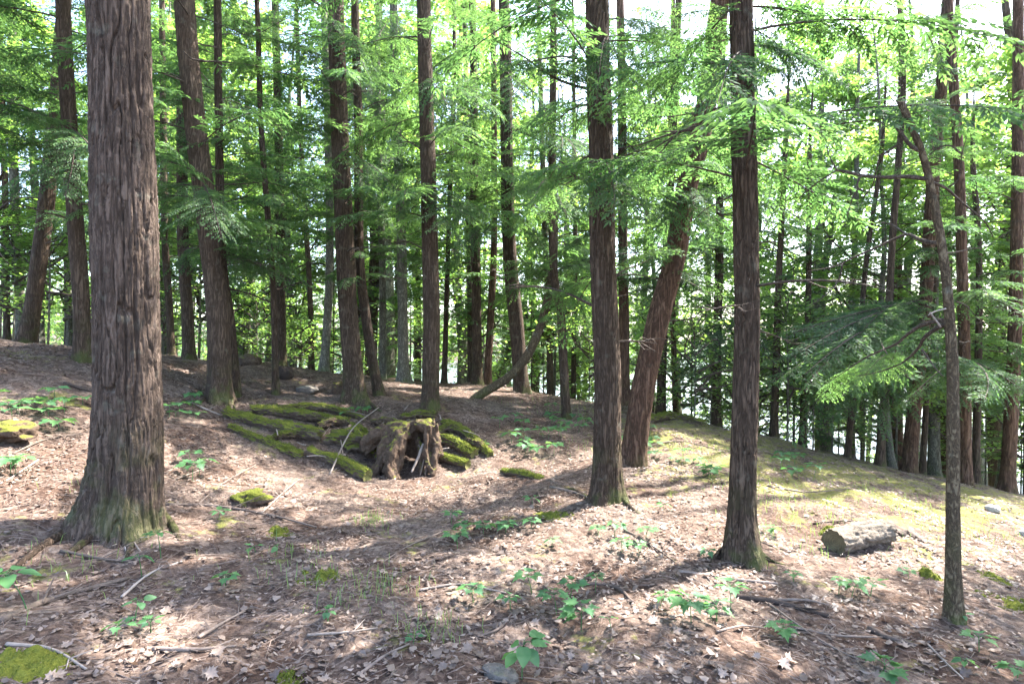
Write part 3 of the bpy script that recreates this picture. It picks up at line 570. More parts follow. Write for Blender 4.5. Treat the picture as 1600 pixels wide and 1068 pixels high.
# leafy saplings
SP = [(1085,650,11.5,0),(1110,640,12.5,0),(1065,640,13,1),(1150,665,12,1),(20,540,13,0),(75,545,13.5,2),(100,540,15,0),(0,545,15,2),(430,575,15,1),(400,580,16,0),(470,572,16,1),
      (255,565,16,0),(310,565,17,2),(1230,690,12,2),(1270,700,13,0),(1300,705,13,2),(1180,680,13.5,0),(1350,720,13,0),(560,585,18,1),(660,590,18,0),(780,598,18,1),(920,620,15,0),(940,625,16,2),(1400,730,14,2),(1480,745,14,0),(1540,760,14,2),(1595,765,13,0),(1230,680,15,2)]
for k, (px, dd, v) in enumerate([(1240,14,1),(1345,14.5,0),(1490,15,1),(1600,12.5,0),(1180,15,0),(1310,17,1),(1080,16,1),(940,17,0),(1020,17,0),(830,19,1),(640,19,0),(520,19,1),(380,18,0),(200,17,0)]):
    X = (px - 800)/FPX*dd; side = 'down the lake bank' if px > 1100 else 'just beyond the crest'; s = r.uniform(.85, 1.2); H0 = (3.2, 4.6)[v]
    T = thing('hemlock_sapling', 'young bushy hemlock ' + side, 'sapling', (X, dd, float(G(X, dd))), 'young hemlocks ' + side)
    V, F, C = tube([(0, 0, -.1), (.03, .02, H0*.5), (0, .02, H0)], [.03, .02, .004], 6, 8); b = MB(); b.add(V, F, C)
    link('trunk', b.build('trunk', [B_HEM], True), T, scale=s); link('crown', HP[v], T, rot=(0, 0, r.uniform(0, 6.28)), scale=s)
for k, (px, py, dd, v) in enumerate(SP):
    p = P(px, py, dd); p[2] = float(G(p[0], dd)); s = r.uniform(.8, 1.2)
    side = 'on the rise' if px < 350 else ('along the crest' if px < 950 else 'at the top of the lake bank')
    T = thing('maple_sapling', 'young bright leafy sapling ' + side, 'sapling', p, 'saplings ' + side)
    H = (2.4, 1.2, 3.5)[v]
    V, F, C = tube([(0, 0, -.1), (.03, .02, H*.5), (-.03, .04, H)], [.016*H/2, .011*H/2, .003], 5, 8); b = MB(); b.add(V, F, C)
    link('trunk', b.build('trunk', [B_GREY], True), T, scale=s); link('crown', MS[v], T, rot=(0, 0, r.uniform(0, 6.28)), scale=s)

for k in range(46):
    y = r.uniform(17, 34); x = r.uniform(-.95, 1.0)*y; z = float(G(x, y))
    if z < LAKE + .3: continue
    v = int(r.choice([0, 2, 2])); s = r.uniform(1.2, 2.3); H0 = (2.4, 1.2, 3.5)[v]
    T = thing('maple_sapling', 'sunlit leafy undergrowth tree on the slope behind the crest', 'sapling', (x, y, z), 'leafy undergrowth beyond the crest')
    V, F, C = tube([(0, 0, -.1), (.03, .02, H0*.5), (-.03, .04, H0)], [.016*H0/2, .011*H0/2, .003], 5, 8); b = MB(); b.add(V, F, C)
    link('trunk', b.build('trunk', [B_GREY], True), T, scale=s); link('crown', MS[v], T, rot=(0, 0, r.uniform(0, 6.28)), scale=s)

# ------------------------------------------------------------------ branches and boughs that the photograph singles out
def branch(key, px, d, r0, r1, dd=0.0, name='branch', m=None):
    t = TREES[key]; n = len(px); ds = d + dd*np.linspace(0, 1, n); pts = np.array([P(x, y, q) for (x, y), q in zip(px, ds)]) - t['base']
    V, F, C = tube(pts, np.linspace(r0, r1, n), 7, 6*n, wob=.15, seed=n); b = MB(); b.add(V, F, C); link(name, b.build(name, [m or B_TWIG], True), t['o'])
D = 3.9
for px, r0, r1, dd in [
    ([(1443,238),(1424,228),(1408,208),(1402,194),(1410,180),(1421,182)], .014, .012, .05),
    ([(1450,280),(1420,276),(1385,277),(1345,274),(1322,268),(1306,266)], .016, .009, .35),
    ([(1308,266),(1299,250),(1293,236),(1296,222)], .006, .002, .05), ([(1308,266),(1282,282),(1258,300),(1238,318),(1195,324)], .006, .002, .3),
    ([(1345,275),(1340,285),(1341,294),(1350,298)], .007, .005, .0), ([(1341,294),(1332,310),(1326,330),(1320,352)], .005, .002, .1),
    ([(1406,224),(1388,236),(1374,248),(1370,264),(1362,292),(1345,310)], .008, .002, .3),
    ([(1452,283),(1478,294),(1498,312),(1520,330),(1540,348),(1552,370)], .011, .003, .3), ([(1482,292),(1496,282),(1501,262),(1503,240),(1510,215)], .007, .002, -.2),
    ([(1502,240),(1486,228),(1468,230),(1452,242)], .006, .004, .1),
    ([(1476,380),(1450,378),(1432,372),(1418,366),(1396,374),(1370,386),(1330,404),(1305,416),(1262,424)], .016, .004, .8),
    ([(1316,412),(1312,432),(1300,452),(1278,470),(1258,482)], .006, .002, .2), ([(1418,367),(1395,352),(1372,346)], .008, .003, .2),
    ([(1482,500),(1462,502),(1440,508),(1418,522),(1402,536),(1380,546)], .019, .007, .6), ([(1482,503),(1460,515),(1444,528),(1436,542),(1424,555),(1408,568)], .017, .006, .5),
    ([(1440,545),(1452,562),(1464,578),(1474,588)], .006, .003, -.1), ([(1380,546),(1350,560),(1320,580),(1290,600)], .007, .002, .5), ([(1408,568),(1375,580),(1340,588)], .006, .002, .6),
    ([(1478,395),(1492,394),(1520,388),(1542,386)], .006, .002, .2), ([(1540,388),(1560,372),(1582,358)], .003, .001, .1), ([(1492,470),(1510,478),(1530,500)], .005, .002, .2)]:
    branch('T29', px, D, r0, r1, dd)
branch('T29', [(1478,482),(1462,486),(1450,492)], D-.03, .005, .003, 0, 'dead_branch', M_PALE); branch('T29', [(1453,488),(1462,500),(1470,511)], D-.05, .006, .006, 0, 'dead_branch', M_PALE)
branch('T28', [(1146,190),(1110,200),(1070,204),(1040,212),(1000,226),(965,232)], 4.85, .017, .005, .6); branch('T28', [(1062,206),(1045,222),(1030,240),(1000,262),(966,290)], 5.1, .010, .003, .3)
branch('T28', [(1144,305),(1120,318),(1098,330),(1080,352)], 4.8, .007, .002, .3); branch('T28', [(1144,118),(1110,128),(1086,142)], 4.8, .007, .002, .2)
branch('T26', [(924,140),(892,132),(860,118),(820,90),(772,62)], 6, .018, .004, -.6); branch('T26', [(960,432),(978,420),(995,415),(1020,402)], 6, .012, .004, .3); branch('T26', [(960,432),(985,428),(1010,432),(1035,440)], 6, .008, .002, .2)
branch('T2', [(318,95),(300,92),(286,80)], 8.9, .02, .008, -.2); branch('T8', [(72,380),(92,372),(110,340),(140,330),(185,325)], 9.9, .014, .004, -.4)
def add_bough(key, a, b, d0, d1, v=0, roll=0.0, wscale=1.0):
    t = TREES[key]; A = P(*a, d0); Bp = P(*b, d1); x = Bp - A; L = np.linalg.norm(x); x = x / L
    up = np.array([0, 0, 1.]); y = np.cross(up, x); y /= np.linalg.norm(y); z = np.cross(x, y)
    M = Matrix(np.stack([x, y, z], 1).tolist()) @ Matrix.Rotation(roll, 3, 'X')
    v, bl = (v, 1.6) if L < 2.1 else (v + 4, 3.0); o = link('bough', BG[v], t['o'], loc=A - t['base'], scale=(L/bl,)*3); o.rotation_euler = M.to_euler(); o.scale = (o.scale[0], o.scale[1]*wscale, o.scale[2])
rb = np.random.default_rng(5)
for key, a, b, d0, d1 in [
    ('T28', (1165,70), (1335,95), 4.8, 4.6), ('T28', (1165,40), (1300,100), 4.8, 4.3), ('T28', (1165,10), (1360,30), 4.8, 4.9), ('T28', (1160,95), (1250,110), 4.8, 4.4), ('T28', (1155,60), (1050,75), 4.8, 4.7), ('T28', (1155,100), (1080,140), 4.8, 5.2), ('T28', (1155,20), (1040,10), 4.8, 4.5), ('T28', (1158,80), (1150,130), 4.7, 3.9),
    ('T26', (930,138), (760,70), 6, 5.4), ('T26', (930,150), (800,230), 6, 6.4), ('T26', (945,60), (930,130), 5.9, 5.0), ('T26', (945,255), (920,300), 5.9, 5.1), ('T26', (950,140), (1070,90), 6, 5.5), ('T26', (950,30), (1060,20), 6, 5.6), ('T26', (955,420), (1060,370), 6, 6.3), ('T26', (950,300), (1050,260), 6, 6.5), ('T26', (930,430), (850,470), 6, 6.6),
    ('T2', (315,290), (255,225), 9, 7.8), ('T2', (318,290), (335,330), 8.9, 7.6), ('T2', (330,395), (440,370), 9, 8.6), ('T2', (330,400), (470,400), 9, 9.2), ('T3', (345,380), (450,350), 9.5, 8.7),
    ('T17', (668,270), (770,240), 10, 9.6), ('T17', (668,290), (745,325), 10, 9.2), ('T17', (668,285), (610,310), 10, 9.1), ('T17', (668,310), (710,350), 9.9, 8.6), ('T17', (668,120), (720,140), 10, 9),
    ('T12', (540,240), (610,270), 10.5, 9.5), ('T12', (540,250), (620,330), 10.5, 10), ('T12', (530,60), (570,30), 10.5, 9.2), ('T12', (530,40), (500,50), 10.4, 9.4),
    *[('T35', (1446 - int(q*30), 470 + q*22), (1446 - int(rb.uniform(90, 230)), 520 + q*14 + int(rb.normal(0, 14))), 11.2, rb.uniform(8.2, 10.4)) for q in range(4)], *[('T34', (1384, 480 + q*30), (1384 - int(rb.uniform(60, 170)), 520 + q*22), 11, rb.uniform(9, 10.2)) for q in range(2)], *[('T29', (1400 - 18*q, 546 + 8*q), (1352 - 22*q, 575 + 9*q), 4.6 + .12*q, 5.0 + .15*q) for q in range(4)],
    ('T37', (1506,560), (1600,590), 10.5, 8.5), ('T37', (1506,560), (1440,600), 10.5, 8.6), ('T37', (1504,470), (1590,450), 10.5, 8.6), ('T38', (1584,540), (1640,560), 11, 9.5), ('T35', (1446,470), (1340,510), 11.5, 9.4), ('T35', (1446,480), (1290,590), 11.5, 9.6), ('T35', (1440,560), (1340,620), 11.5, 9.8), ('T35', (1446,500), (1390,560), 11.5, 9), ('T34', (1384,560), (1270,610), 11, 10), ('T34', (1384,540), (1260,530), 11, 10),
    *[(k, (x0, y0), (x0 + int(rb.normal(0, 110)), y0 + int(rb.uniform(-30, 60))), d0, d0 - rb.uniform(.6, 2.6)) for k, d0, x0, y0s in (('T35', 11.5, 1456, range(60, 200, 90)), ('T40h', 17, 1300, range(60, 420, 50)), ('T22', 13.5, 792, range(20, 330, 45)), ('T16', 14, 620, range(20, 330, 45)), ('T5', 14, 433, range(20, 380, 45)), ('T19', 15, 741, range(20, 330, 50)), ('T30', 13, 974, range(40, 500, 60)), ('T33', 13.5, 1040, range(40, 480, 60)), ('T32', 13, 1124, range(60, 460, 55)), ('T6', 13, 284, range(40, 420, 50)), ('T24', 11, 862, range(40, 300, 60))) for y0 in y0s],
    ('T27', (1075,290), (1010,330), 8, 7.3), ('T27', (1075,290), (1130,330), 8, 7.1), ('T27', (1050,420), (1110,440), 8, 7.4), ('T27', (1060,380), (990,400), 8, 7.4), ('T27', (1085,240), (1000,200), 8, 7.2), ('T27', (1095,200), (1180,240), 8, 8.4), ('T32', (1122,500), (1090,560), 13, 11), ('T32', (1122,480), (1210,520), 13, 11.5),
    ('T22', (795,330), (720,370), 13.5, 12), ('T22', (795,330), (870,380), 13.5, 12), ('T22', (793,260), (880,280), 13.5, 12.4), ('T24', (866,420), (950,400), 11, 10), ('T24', (866,430), (800,400), 11, 10.2), ('T23', (858,440), (940,470), 11.5, 10.6),
    ('T9', (112,260), (40,240), 8.5, 7.6), ('T9', (108,200), (20,150), 8.5, 7.4), ('T9', (108,200), (140,280), 8.5, 7.2), ('T8', (72,330), (130,350), 10, 9), ('T8', (80,260), (10,290), 10, 9)]:
    add_bough(key, a, b, d0, d1, int(rb.integers(4)), rb.normal(0, .3))
    add_bough(key, a, (b[0] + rb.normal(0, 22), b[1] + rb.normal(0, 24)), d0, d1 + rb.normal(0, .5), int(rb.integers(4)), rb.normal(0, .35))

# ------------------------------------------------------------------ logs, stumps, rocks
def fuzz(T, co, no, n, seed, lim=.35, ln=(.012, .030)):
    q = np.random.default_rng(seed); k = q.integers(0, len(co), n); k = k[noise(co[k]*6.0, 31) + .6*no[k][:, 2] > lim]
    if len(k) < 5: return
    d = no[k] + q.normal(0, .55, (len(k), 3)); d /= np.linalg.norm(d, axis=1)[:, None]
    V, F = sprays(co[k] + q.normal(0, .008, (len(k), 3)) - no[k]*.003, d, q.normal(0, 1, (len(k), 3)), q.uniform(*ln, len(k)), q.uniform(.004, .009, len(k)))
    tag(link('moss', mesh('moss', V, [F], [M_MOSSB], False, np.repeat(q.random(len(k)), 4)), T), kind='stuff')
def log(name, label, pts, rad, m, me_, group=None, cat='log', wob=.34, seed=1, seg=64, n=90, ends=(True, True)):
    pts = np.array(pts, float); base = np.array([pts[:, 0].mean(), pts[:, 1].mean(), pts[:, 2].min() - max(rad)]); T = thing(name, label, cat, base, group)
    if group: pts = pts - [0, 0, .03]; rad = [q*.74 for q in rad]
    c, r_, s = resample(pts - base, rad, n); Tn, a, b = frames(c, np.array((.03, .02, 1.))); th = np.linspace(0, 2*np.pi, seg, endpoint=False)
    q = np.stack([np.cos(th)[None]*1.6 + 0*s[:, None], np.sin(th)[None]*1.6 + 0*s[:, None], (s/max(rad)*.55)[:, None] + 0*th[None]], -1)
    rr = r_[:, None]*(1 + wob*noise(q, seed) + wob*.9*noise(np.stack([q[..., 0]*.25, q[..., 1]*.25, q[..., 2]*.7], -1), seed+6) - wob*.8*(1 - sstep(np.abs(noise(q*np.array([2.6, 2.6, .5]), seed+4)), 0, .2)) + wob*.6*noise(q*3.1, seed+1) + wob*.35*noise(q*7, seed+2))
    V = c[:, None] + rr[..., None]*(np.cos(th)[None, :, None]*a[:, None] + np.sin(th)[None, :, None]*b[:, None])
    i = np.arange(n-1)[:, None]*seg; j = np.arange(seg)[None]; j2 = (j+1) % seg; F = np.stack([i+j, i+j2, i+seg+j2, i+seg+j], -1).reshape(-1, 4)
    if group and name != 'sawn_log':
        for e in (0, -1): V[e] = V[e] + Tn[e]*(max(rad)*.55*noise(np.stack([np.cos(th)*2.2, np.sin(th)*2.2, 0*th + seed], -1), seed+9) + max(rad)*.3*noise(np.stack([np.cos(th)*6, np.sin(th)*6, 0*th + seed], -1), seed+8))[:, None]*(.25 if 'sawn' in label else 1.0)
    BK = link('bark', mesh('bark', V.reshape(-1, 3), [F], [m], True), T)
    if m is M_MLOG:
        nn = (V - c[:, None])/rr[..., None]; up = nn[..., 2] > .2; fuzz(BK, V[up], nn[up], int(2200*s[-1]) + 300, seed, .1)
    for e, (ring, cc, sg) in enumerate(((V[0], c[0], 1), (V[-1], c[-1], -1))):
        t = Tn[0] if e == 0 else Tn[-1]
        if not ends[e]: continue
        inner = cc + (ring - cc)*.88; mid = cc + (ring - cc)*.5 + sg*t*.012; ctr = cc + sg*t*.02; jj = np.arange(seg)
        VV = np.vstack([ring, inner + sg*t*.004, mid, ctr]) - cc
        Fq = np.vstack([np.stack([k*seg+jj, k*seg+(jj+1) % seg, (k+1)*seg+(jj+1) % seg, (k+1)*seg+jj], -1) for k in range(2)]); Ft = np.stack([2*seg+jj, 2*seg+(jj+1) % seg, 0*jj+3*seg], -1)
        link('cut_end', mesh('cut_end', VV, [Fq, Ft], [me_], True), T, loc=cc)
    return T
def H(px, py, up=0.0): q = hit(px, py); q[2] += up; return q
GL = 'rotting mossy logs around the stump'
log('mossy_log', 'bright mossy sawn log with its cut end in the open', [H(482,712,.09), H(530,730,.10), H(575,752,.10)], [.10, .11, .115], M_MLOG, M_END, GL, seed=3, wob=.16)
log('mossy_log', 'long mossy log reaching from the sturdy leaning trunk', [H(352,650,.08), H(420,672,.10), H(500,690,.10)], [.10, .12, .13], M_MLOG, M_END, GL, seed=5)
log('mossy_log', 'low sunken mossy log in front of the long one', [H(358,668,.04), H(405,690,.05), H(470,716,.05)], [.07, .09, .09], M_MLOG, M_END, GL, seed=7, wob=.3)
log('mossy_log', 'mossy log lying behind the long one', [H(395,646,.08), H(470,655,.10), H(545,664,.08)], [.09, .11, .09], M_MLOG, M_END, GL, seed=9)
log('mossy_log', 'thin mossy log furthest behind the pile', [H(430,640,.06), H(500,642,.09), H(570,656,.06)], [.06, .08, .07], M_MLOG, M_END, GL, seed=11)
log('rotten_log', 'crumbling dark log with layered rotten wood leaning on the stump', [H(515,690,.10), H(560,705,.16), H(606,722,.17)], [.10, .19, .20], M_MLOG, M_DARK, GL, seed=13, wob=.45, n=80)
log('mossy_log', 'short sawn mossy log tucked right of the stump roots', [H(668,716,.10), H(700,724,.09), H(732,733,.09)], [.08, .09, .095], M_MLOG, M_END, GL, seed=15, wob=.18)
log('mossy_log', 'mossy log sloping down past the short sawn one', [H(682,690,.12), H(710,702,.12), H(742,716,.08)], [.08, .11, .09], M_MLOG, M_END, GL, seed=17, wob=.3)
log('mossy_log', 'dark mossy log behind the stump sloping to open litter', [H(690,665,.10), H(725,682,.12), H(765,714,.07)], [.07, .10, .07], M_MLOG, M_END, GL, seed=19, wob=.35)
log('mossy_log', 'flat mossy log end sunk in litter apart from the pile', [H(785,738,.04), H(815,743,.05), H(846,748,.03)], [.05, .065, .05], M_MLOG, M_END, GL, seed=21, wob=.25)
log('mossy_log', 'mossy log beyond the leaning red trunk', [H(1010,660,.08), H(1050,656,.11), H(1100,662,.06)], [.08, .12, .07], M_MLOG, M_END, GL, seed=23, wob=.35)
for k, (x, y, a, l) in enumerate([(470,676,.5,30),(520,668,-.3,26),(566,682,.9,28),(610,668,.2,30),(700,676,-.5,22),(745,702,.7,20),(440,690,-.4,22),(590,716,.1,18),(655,655,-.2,26)]):
    log('broken_log', 'short broken chunk of mossy rotten log in the pile', [H(x - l*math.cos(a), y - l*.5*math.sin(a), .09), H(x, y, .12), H(x + l*math.cos(a), y + l*.5*math.sin(a), .08)], [.05, .075, .05], (M_MLOG, M_MSTUMP)[k % 2], M_DARK, 'broken log chunks in the pile', seed=130+k, wob=.5, n=50, seg=40)
log('sawn_log', 'short sawn log with pale flaking bark and mossy round end', [H(1303,862,.085), H(1345,852,.09), H(1386,845,.085)], [.118, .122, .115], M_BLOG, M_END2, None, seed=25, wob=.15, n=90, seg=64)
log('wood_slab', 'flat dark slab of wood behind the short sawn log', [H(1400,838,.0), H(1418,838,.005), H(1440,848,-.01)], [.045, .05, .03], M_DARK, M_DARK, None, 'slab', seed=27, wob=.3)

def lathe_stump():
    base = H(642, 735); T = thing('rotten_stump', 'hollow rotten stump on root legs with mossy top and dark cavity', 'stump', base)
    nt_, nh = 150, 70; th = np.linspace(R(-46), R(258), nt_); legs = [R(-38), R(70), R(150), R(205), R(248)]
    leg = np.max([np.exp(-((th-l)/w_)**2) for l, w_ in zip(legs, (.14, .4, .35, .24, .34))], axis=0); bot = .24*(1-leg)
    t = np.linspace(0, 1, nh); TH, TT = np.meshgrid(th, t, indexing='ij'); BO = np.repeat(bot[:, None], nh, 1)
    top = .70 + .07*np.cos(TH) + .05*noise(np.stack([np.cos(TH)*3, np.sin(TH)*3, 0*TH], -1), 40)
    Z = BO + (top - BO)*np.minimum(TT/.75, 1) + .05*sstep(TT, .75, 1); RD = .40*(1 - .18*np.minimum(TT/.75, 1))*(1 - sstep(TT, .72, 1.0)*.80) + .13*np.exp(-Z/.13)
    q = np.stack([np.cos(TH), np.sin(TH), Z*1.2], -1)
    RD = RD*(1 + .22*noise(q*2.2, 41) + .13*noise(q*np.array([6, 6, 1.6]), 42) + .09*noise(q*np.array([15, 15, 3.]), 43)); Z = Z + .08*noise(q*3.5, 44)*sstep(TT, 0, .3) + .03*noise(q*11, 45)
    T.scale = (.86, .86, .84); V = np.stack([RD*np.cos(TH)*1.10, RD*np.sin(TH)*.9, Z], -1).reshape(-1, 3); ii = (np.arange(nt_-1)[:, None]*nh + np.arange(nh-1)[None]).ravel()
    F0 = np.stack([ii, ii+nh, ii+nh+1, ii+1], -1); mb = MB()
    o = link('shell', mesh('shell', V, [F0], [M_MSTUMP], True)); md = o.modifiers.new('thick', 'SOLIDIFY'); md.thickness = .08; md.offset = -1
    bpy.context.view_layer.update(); ev = o.evaluated_get(bpy.context.evaluated_depsgraph_get()).to_mesh(); vv = np.empty(len(ev.vertices)*3, np.float32); ev.vertices.foreach_get('co', vv); fv = np.empty(len(ev.polygons)*4, np.int32); ev.polygons.foreach_get('vertices', fv) if all(len(p.vertices) == 4 for p in ev.polygons) else None
    mb.add(vv.reshape(-1, 3), fv.reshape(-1, 4)); bpy.data.objects.remove(o)
    for k, (pp, rr) in enumerate([([(-.10,-.14,.66),(-.20,-.30,.45),(-.24,-.38,.22),(-.18,-.48,-.06)], [.10,.14,.12,.12]), ([(-.30,.0,.6),(-.40,-.14,.38),(-.46,-.24,.18),(-.54,-.32,-.05)], [.10,.11,.10,.08]), ([(.36,.05,.64),(.42,-.06,.45),(.44,-.16,.25),(.40,-.26,-.05)], [.08,.07,.06,.045]),
        ([(.10,.1,.5),(.18,-.05,.25),(.2,-.2,-.02)], [.06,.05,.04]), ([(.28,.12,.6),(.36,.08,.74),(.37,.08,.86)], [.06,.03,.008]), ([(.36,.0,.6),(.43,-.04,.72),(.43,-.05,.80)], [.05,.03,.008]), ([(.0,.05,.68),(-.3,.06,.66),(-.58,.06,.56),(-.80,.06,.30)], [.13,.15,.14,.10]), ([(-.2,.2,.5),(-.5,.3,.4),(-.8,.35,.2)], [.15,.15,.12])]):
        V, F, C = tube(pp, rr, 20, 30, wob=.35, seed=70+k); mb.add(V, F, C)
    o = link('body', mb.build('body', [M_MSTUMP], True)); md = o.modifiers.new('fuse', 'REMESH'); md.mode = 'VOXEL'; md.voxel_size = .02
    bpy.context.view_layer.update(); me = bpy.data.meshes.new_from_object(o.evaluated_get(bpy.context.evaluated_depsgraph_get())); bpy.data.objects.remove(o)
    n_ = len(me.vertices); co = np.empty(n_*3, np.float32); me.vertices.foreach_get('co', co); no = np.empty(n_*3, np.float32); me.vertices.foreach_get('normal', no); co = co.reshape(-1, 3); no = no.reshape(-1, 3)
    dsp = .034*noise(co*np.array([10, 10, 4]), 51) + .009*noise(co*np.array([34, 34, 10]), 52) - .018*(1 - sstep(np.abs(noise(co*np.array([20, 20, 3.5]), 53)), 0, .16)); co = co + no*dsp[:, None]
    me.vertices.foreach_set('co', np.ascontiguousarray(co).ravel()); me.polygons.foreach_set('use_smooth', np.ones(len(me.polygons), bool)); me.update()
    if not len(me.materials): me.materials.append(M_MSTUMP)
    link('body', me, T)
    for k, (pp, rr, mm) in enumerate([([(.22,-.12,.46),(.16,-.28,.26),(.08,-.40,.06)], [.022,.02,.016], M_PALE), ([(.28,.0,.5),(.30,-.16,.25),(.28,-.3,-.02)], [.03,.022,.015], M_DARK), ([(.14,-.08,.44),(.24,-.2,.24),(.2,-.34,-.02)], [.016,.014,.01], M_STICK)]):
        V, F, C = tube(pp, rr, 10, 20, wob=.3, seed=90+k); b = MB(); b.add(V, F, C); link('root', b.build('root', [mm], True), T)
    fuzz(T, co[no[:, 2] > .7], no[no[:, 2] > .7], 600, 5, lim=.55)
    return T
lathe_stump()
def rock(name, label, px, py, sx, sy, sz, m, seed, cat='rock', group=None, sink=.3, rough=1.0):
    p = H(px, py); T = thing(name, label, cat, p, group); u = np.linspace(0, 2*np.pi, 36, endpoint=False); v = np.linspace(.02, np.pi-.02, 20); U, Vv = np.meshgrid(u, v, indexing='ij')
    n = np.stack([np.cos(U)*np.sin(Vv), np.sin(U)*np.sin(Vv), np.cos(Vv)], -1); n2 = np.sign(n)*np.abs(n)**.85; f = 1 + rough*(.22*noise(n*1.6 + seed, seed) + .14*noise(n*3.7, seed+1) + .08*noise(n*9, seed+2))
    X = n2*f[..., None]*np.array([sx, sy, sz]) + [0, 0, sz*(1-2*sink)]; i = np.arange(36)[:, None]*20; i2 = ((np.arange(36)+1) % 36)[:, None]*20; j = np.arange(19)[None]
    F = np.stack([i+j, i+j+1, i2+j+1, i2+j], -1).reshape(-1, 4); o = link('stone', mesh('stone', X.reshape(-1, 3), [F], [m], True), T, rot=(0, 0, seed*1.3)); return T
rock('mossy_stump', 'small low stump capped with moss in open litter', 392, 788, .16, .13, .10, M_MLOG, 3, 'stump', rough=1.6)
rock('pale_rock', 'pale grey rock on the sunny bank beyond the crooked tree', 1553, 797, .075, .08, .045, M_WROCK, 5)
rock('pale_rock', 'white sunlit rock on the mossy bank', 1604, 838, .06, .07, .06, M_WROCK, 8)
rock('flat_rock', 'flat grey rock resting on litter behind the mossy logs', 480, 612, .22, .2, .08, M_ROCK, 11)
rock('flat_rock', 'dull flat stone sunk in litter under a large seedling', 782, 1056, .10, .06, .03, M_ROCK, 14)
rock('rotten_lump', 'reddish rotten stump lump on the far crest', 388, 570, .26, .2, .16, M_MSTUMP, 17, 'stump')
rock('rotten_lump', 'dark root lump beside the straight trunk', 446, 590, .16, .14, .16, M_DARK, 20, 'stump')
rock('rotten_lump', 'brown broken root lump at the foot of the dark stout trunk', 530, 615, .14, .12, .16, M_MSTUMP, 22, 'stump')
rock('rotten_lump', 'reddish rotten wood heap on the slope past the massive trunk', 8, 680, .28, .2, .10, M_MSTUMP, 24, 'stump')
for px, py, sx, lb in [(30,1050,.20,'deep green moss mound beside the large oval-leaved seedling'), (440,835,.10,'flat moss cushion below the pale fallen branch'), (1300,690+140,.10,'moss cushion beside the sawn log'), (865,808,.16,'brownish moss cushion near the upright trunk'), (1555,905,.14,'moss cushion on the edge of the sunny bank'), (1580,942,.16,'broad moss cushion beside the crooked tree'), (448,1064,.07,'tiny moss cushion among dead leaves'), (1455,900,.08,'small moss cushion below the sawn log'), (500,905,.12,'moss cushion among grass tufts')]:
    p = H(px, py); T = thing('moss_mound', lb, 'moss', p); g1 = np.linspace(-1.3, 1.3, 46); A, B = np.meshgrid(g1, g1, indexing='ij'); q = np.stack([A*1.4, B*1.4, 0*A + px], -1)
    hgt = .030*(1 - A*A - B*B) + .030*noise(q*1.3, 3) + .022*noise(q*3, 4) + .012*noise(q*7, 5) + .006*noise(q*16, 6); X = p[0] + A*sx; Y = p[1] + B*sx; Z = G(X, Y) + np.maximum(hgt - .006, -.03); ii = (np.arange(45)[:, None]*46 + np.arange(45)[None]).ravel()
    link('cushion', mesh('cushion', np.stack([X, Y, Z], -1).reshape(-1, 3) - p, [np.stack([ii, ii+46, ii+47, ii+1], -1)], [M_MOSS], True), T)
    qq = np.random.default_rng(px); n = 900; k = qq.integers(0, 46*46, n); k = k[hgt.ravel()[k] > .008]; bp = np.stack([X, Y, Z], -1).reshape(-1, 3)[k] - p + qq.normal(0, .004, (len(k), 3))*[1, 1, .3]
    V, F = sprays(bp, (lambda d: d/np.linalg.norm(d, axis=1)[:, None])(qq.normal(0, .6, (len(k), 3)) + [0, 0, 1.0]), qq.normal(0, 1, (len(k), 3)), qq.uniform(.010, .024, len(k)), qq.uniform(.003, .006, len(k)))
    tag(link('moss_blades', mesh('moss_blades', V, [F], [M_MOSSB], False, np.repeat(qq.random(len(k)), 4)), T), kind='stuff')
SCRAP = []
# root plates at the feet of the near trunks
for k in range(34):
    x, y = r.normal(590, 75), r.normal(690, 24); y = max(y, 640); a = r.uniform(0, 6.28); l = r.uniform(12, 48)
    SCRAP.append(([(x, y), (x + l*.5*math.cos(a), y + l*.25*math.sin(a)), (x + l*math.cos(a), y + l*.5*math.sin(a))], r.uniform(.006, .016), (M_STICK, M_PALE, M_DARK)[int(r.integers(3))]))
for key, lst in [('T1', [((110,832),(60,862),(0,900)), ((252,805),(272,828),(285,850)), ((150,838),(120,858),(85,880)), ((200,838),(204,855),(195,880))]), ('T28', [((1128,862),(1112,880),(1100,905)), ((1180,862),(1165,885),(1130,892)), ((1180,858),(1205,878),(1240,884))]), ('T26', [((918,780),(895,766),(870,762)), ((975,786),(992,800),(1010,806))]), ('T12', [((545,625),(530,634),(515,640)), ((575,630),(590,640),(605,648))]), ('T2', [((325,620),(312,630),(298,634)), ((352,622),(362,632),(372,640))])]:
    t = TREES[key]
    for pp in lst:
        pts = [H(x, y) for x, y in pp]; pts = np.array(pts) + np.array([[0, 0, .02], [0, 0, .012], [0, 0, -.03]]) - t['base']; k = t['r']
        V, F, C = tube(pts, [k*.20, k*.12, k*.05], 9, 14, wob=.25, seed=int(pp[0][0])); b = MB(); b.add(V, F, C); link('root', b.build('root', [B_HEM], True), t['tk'])

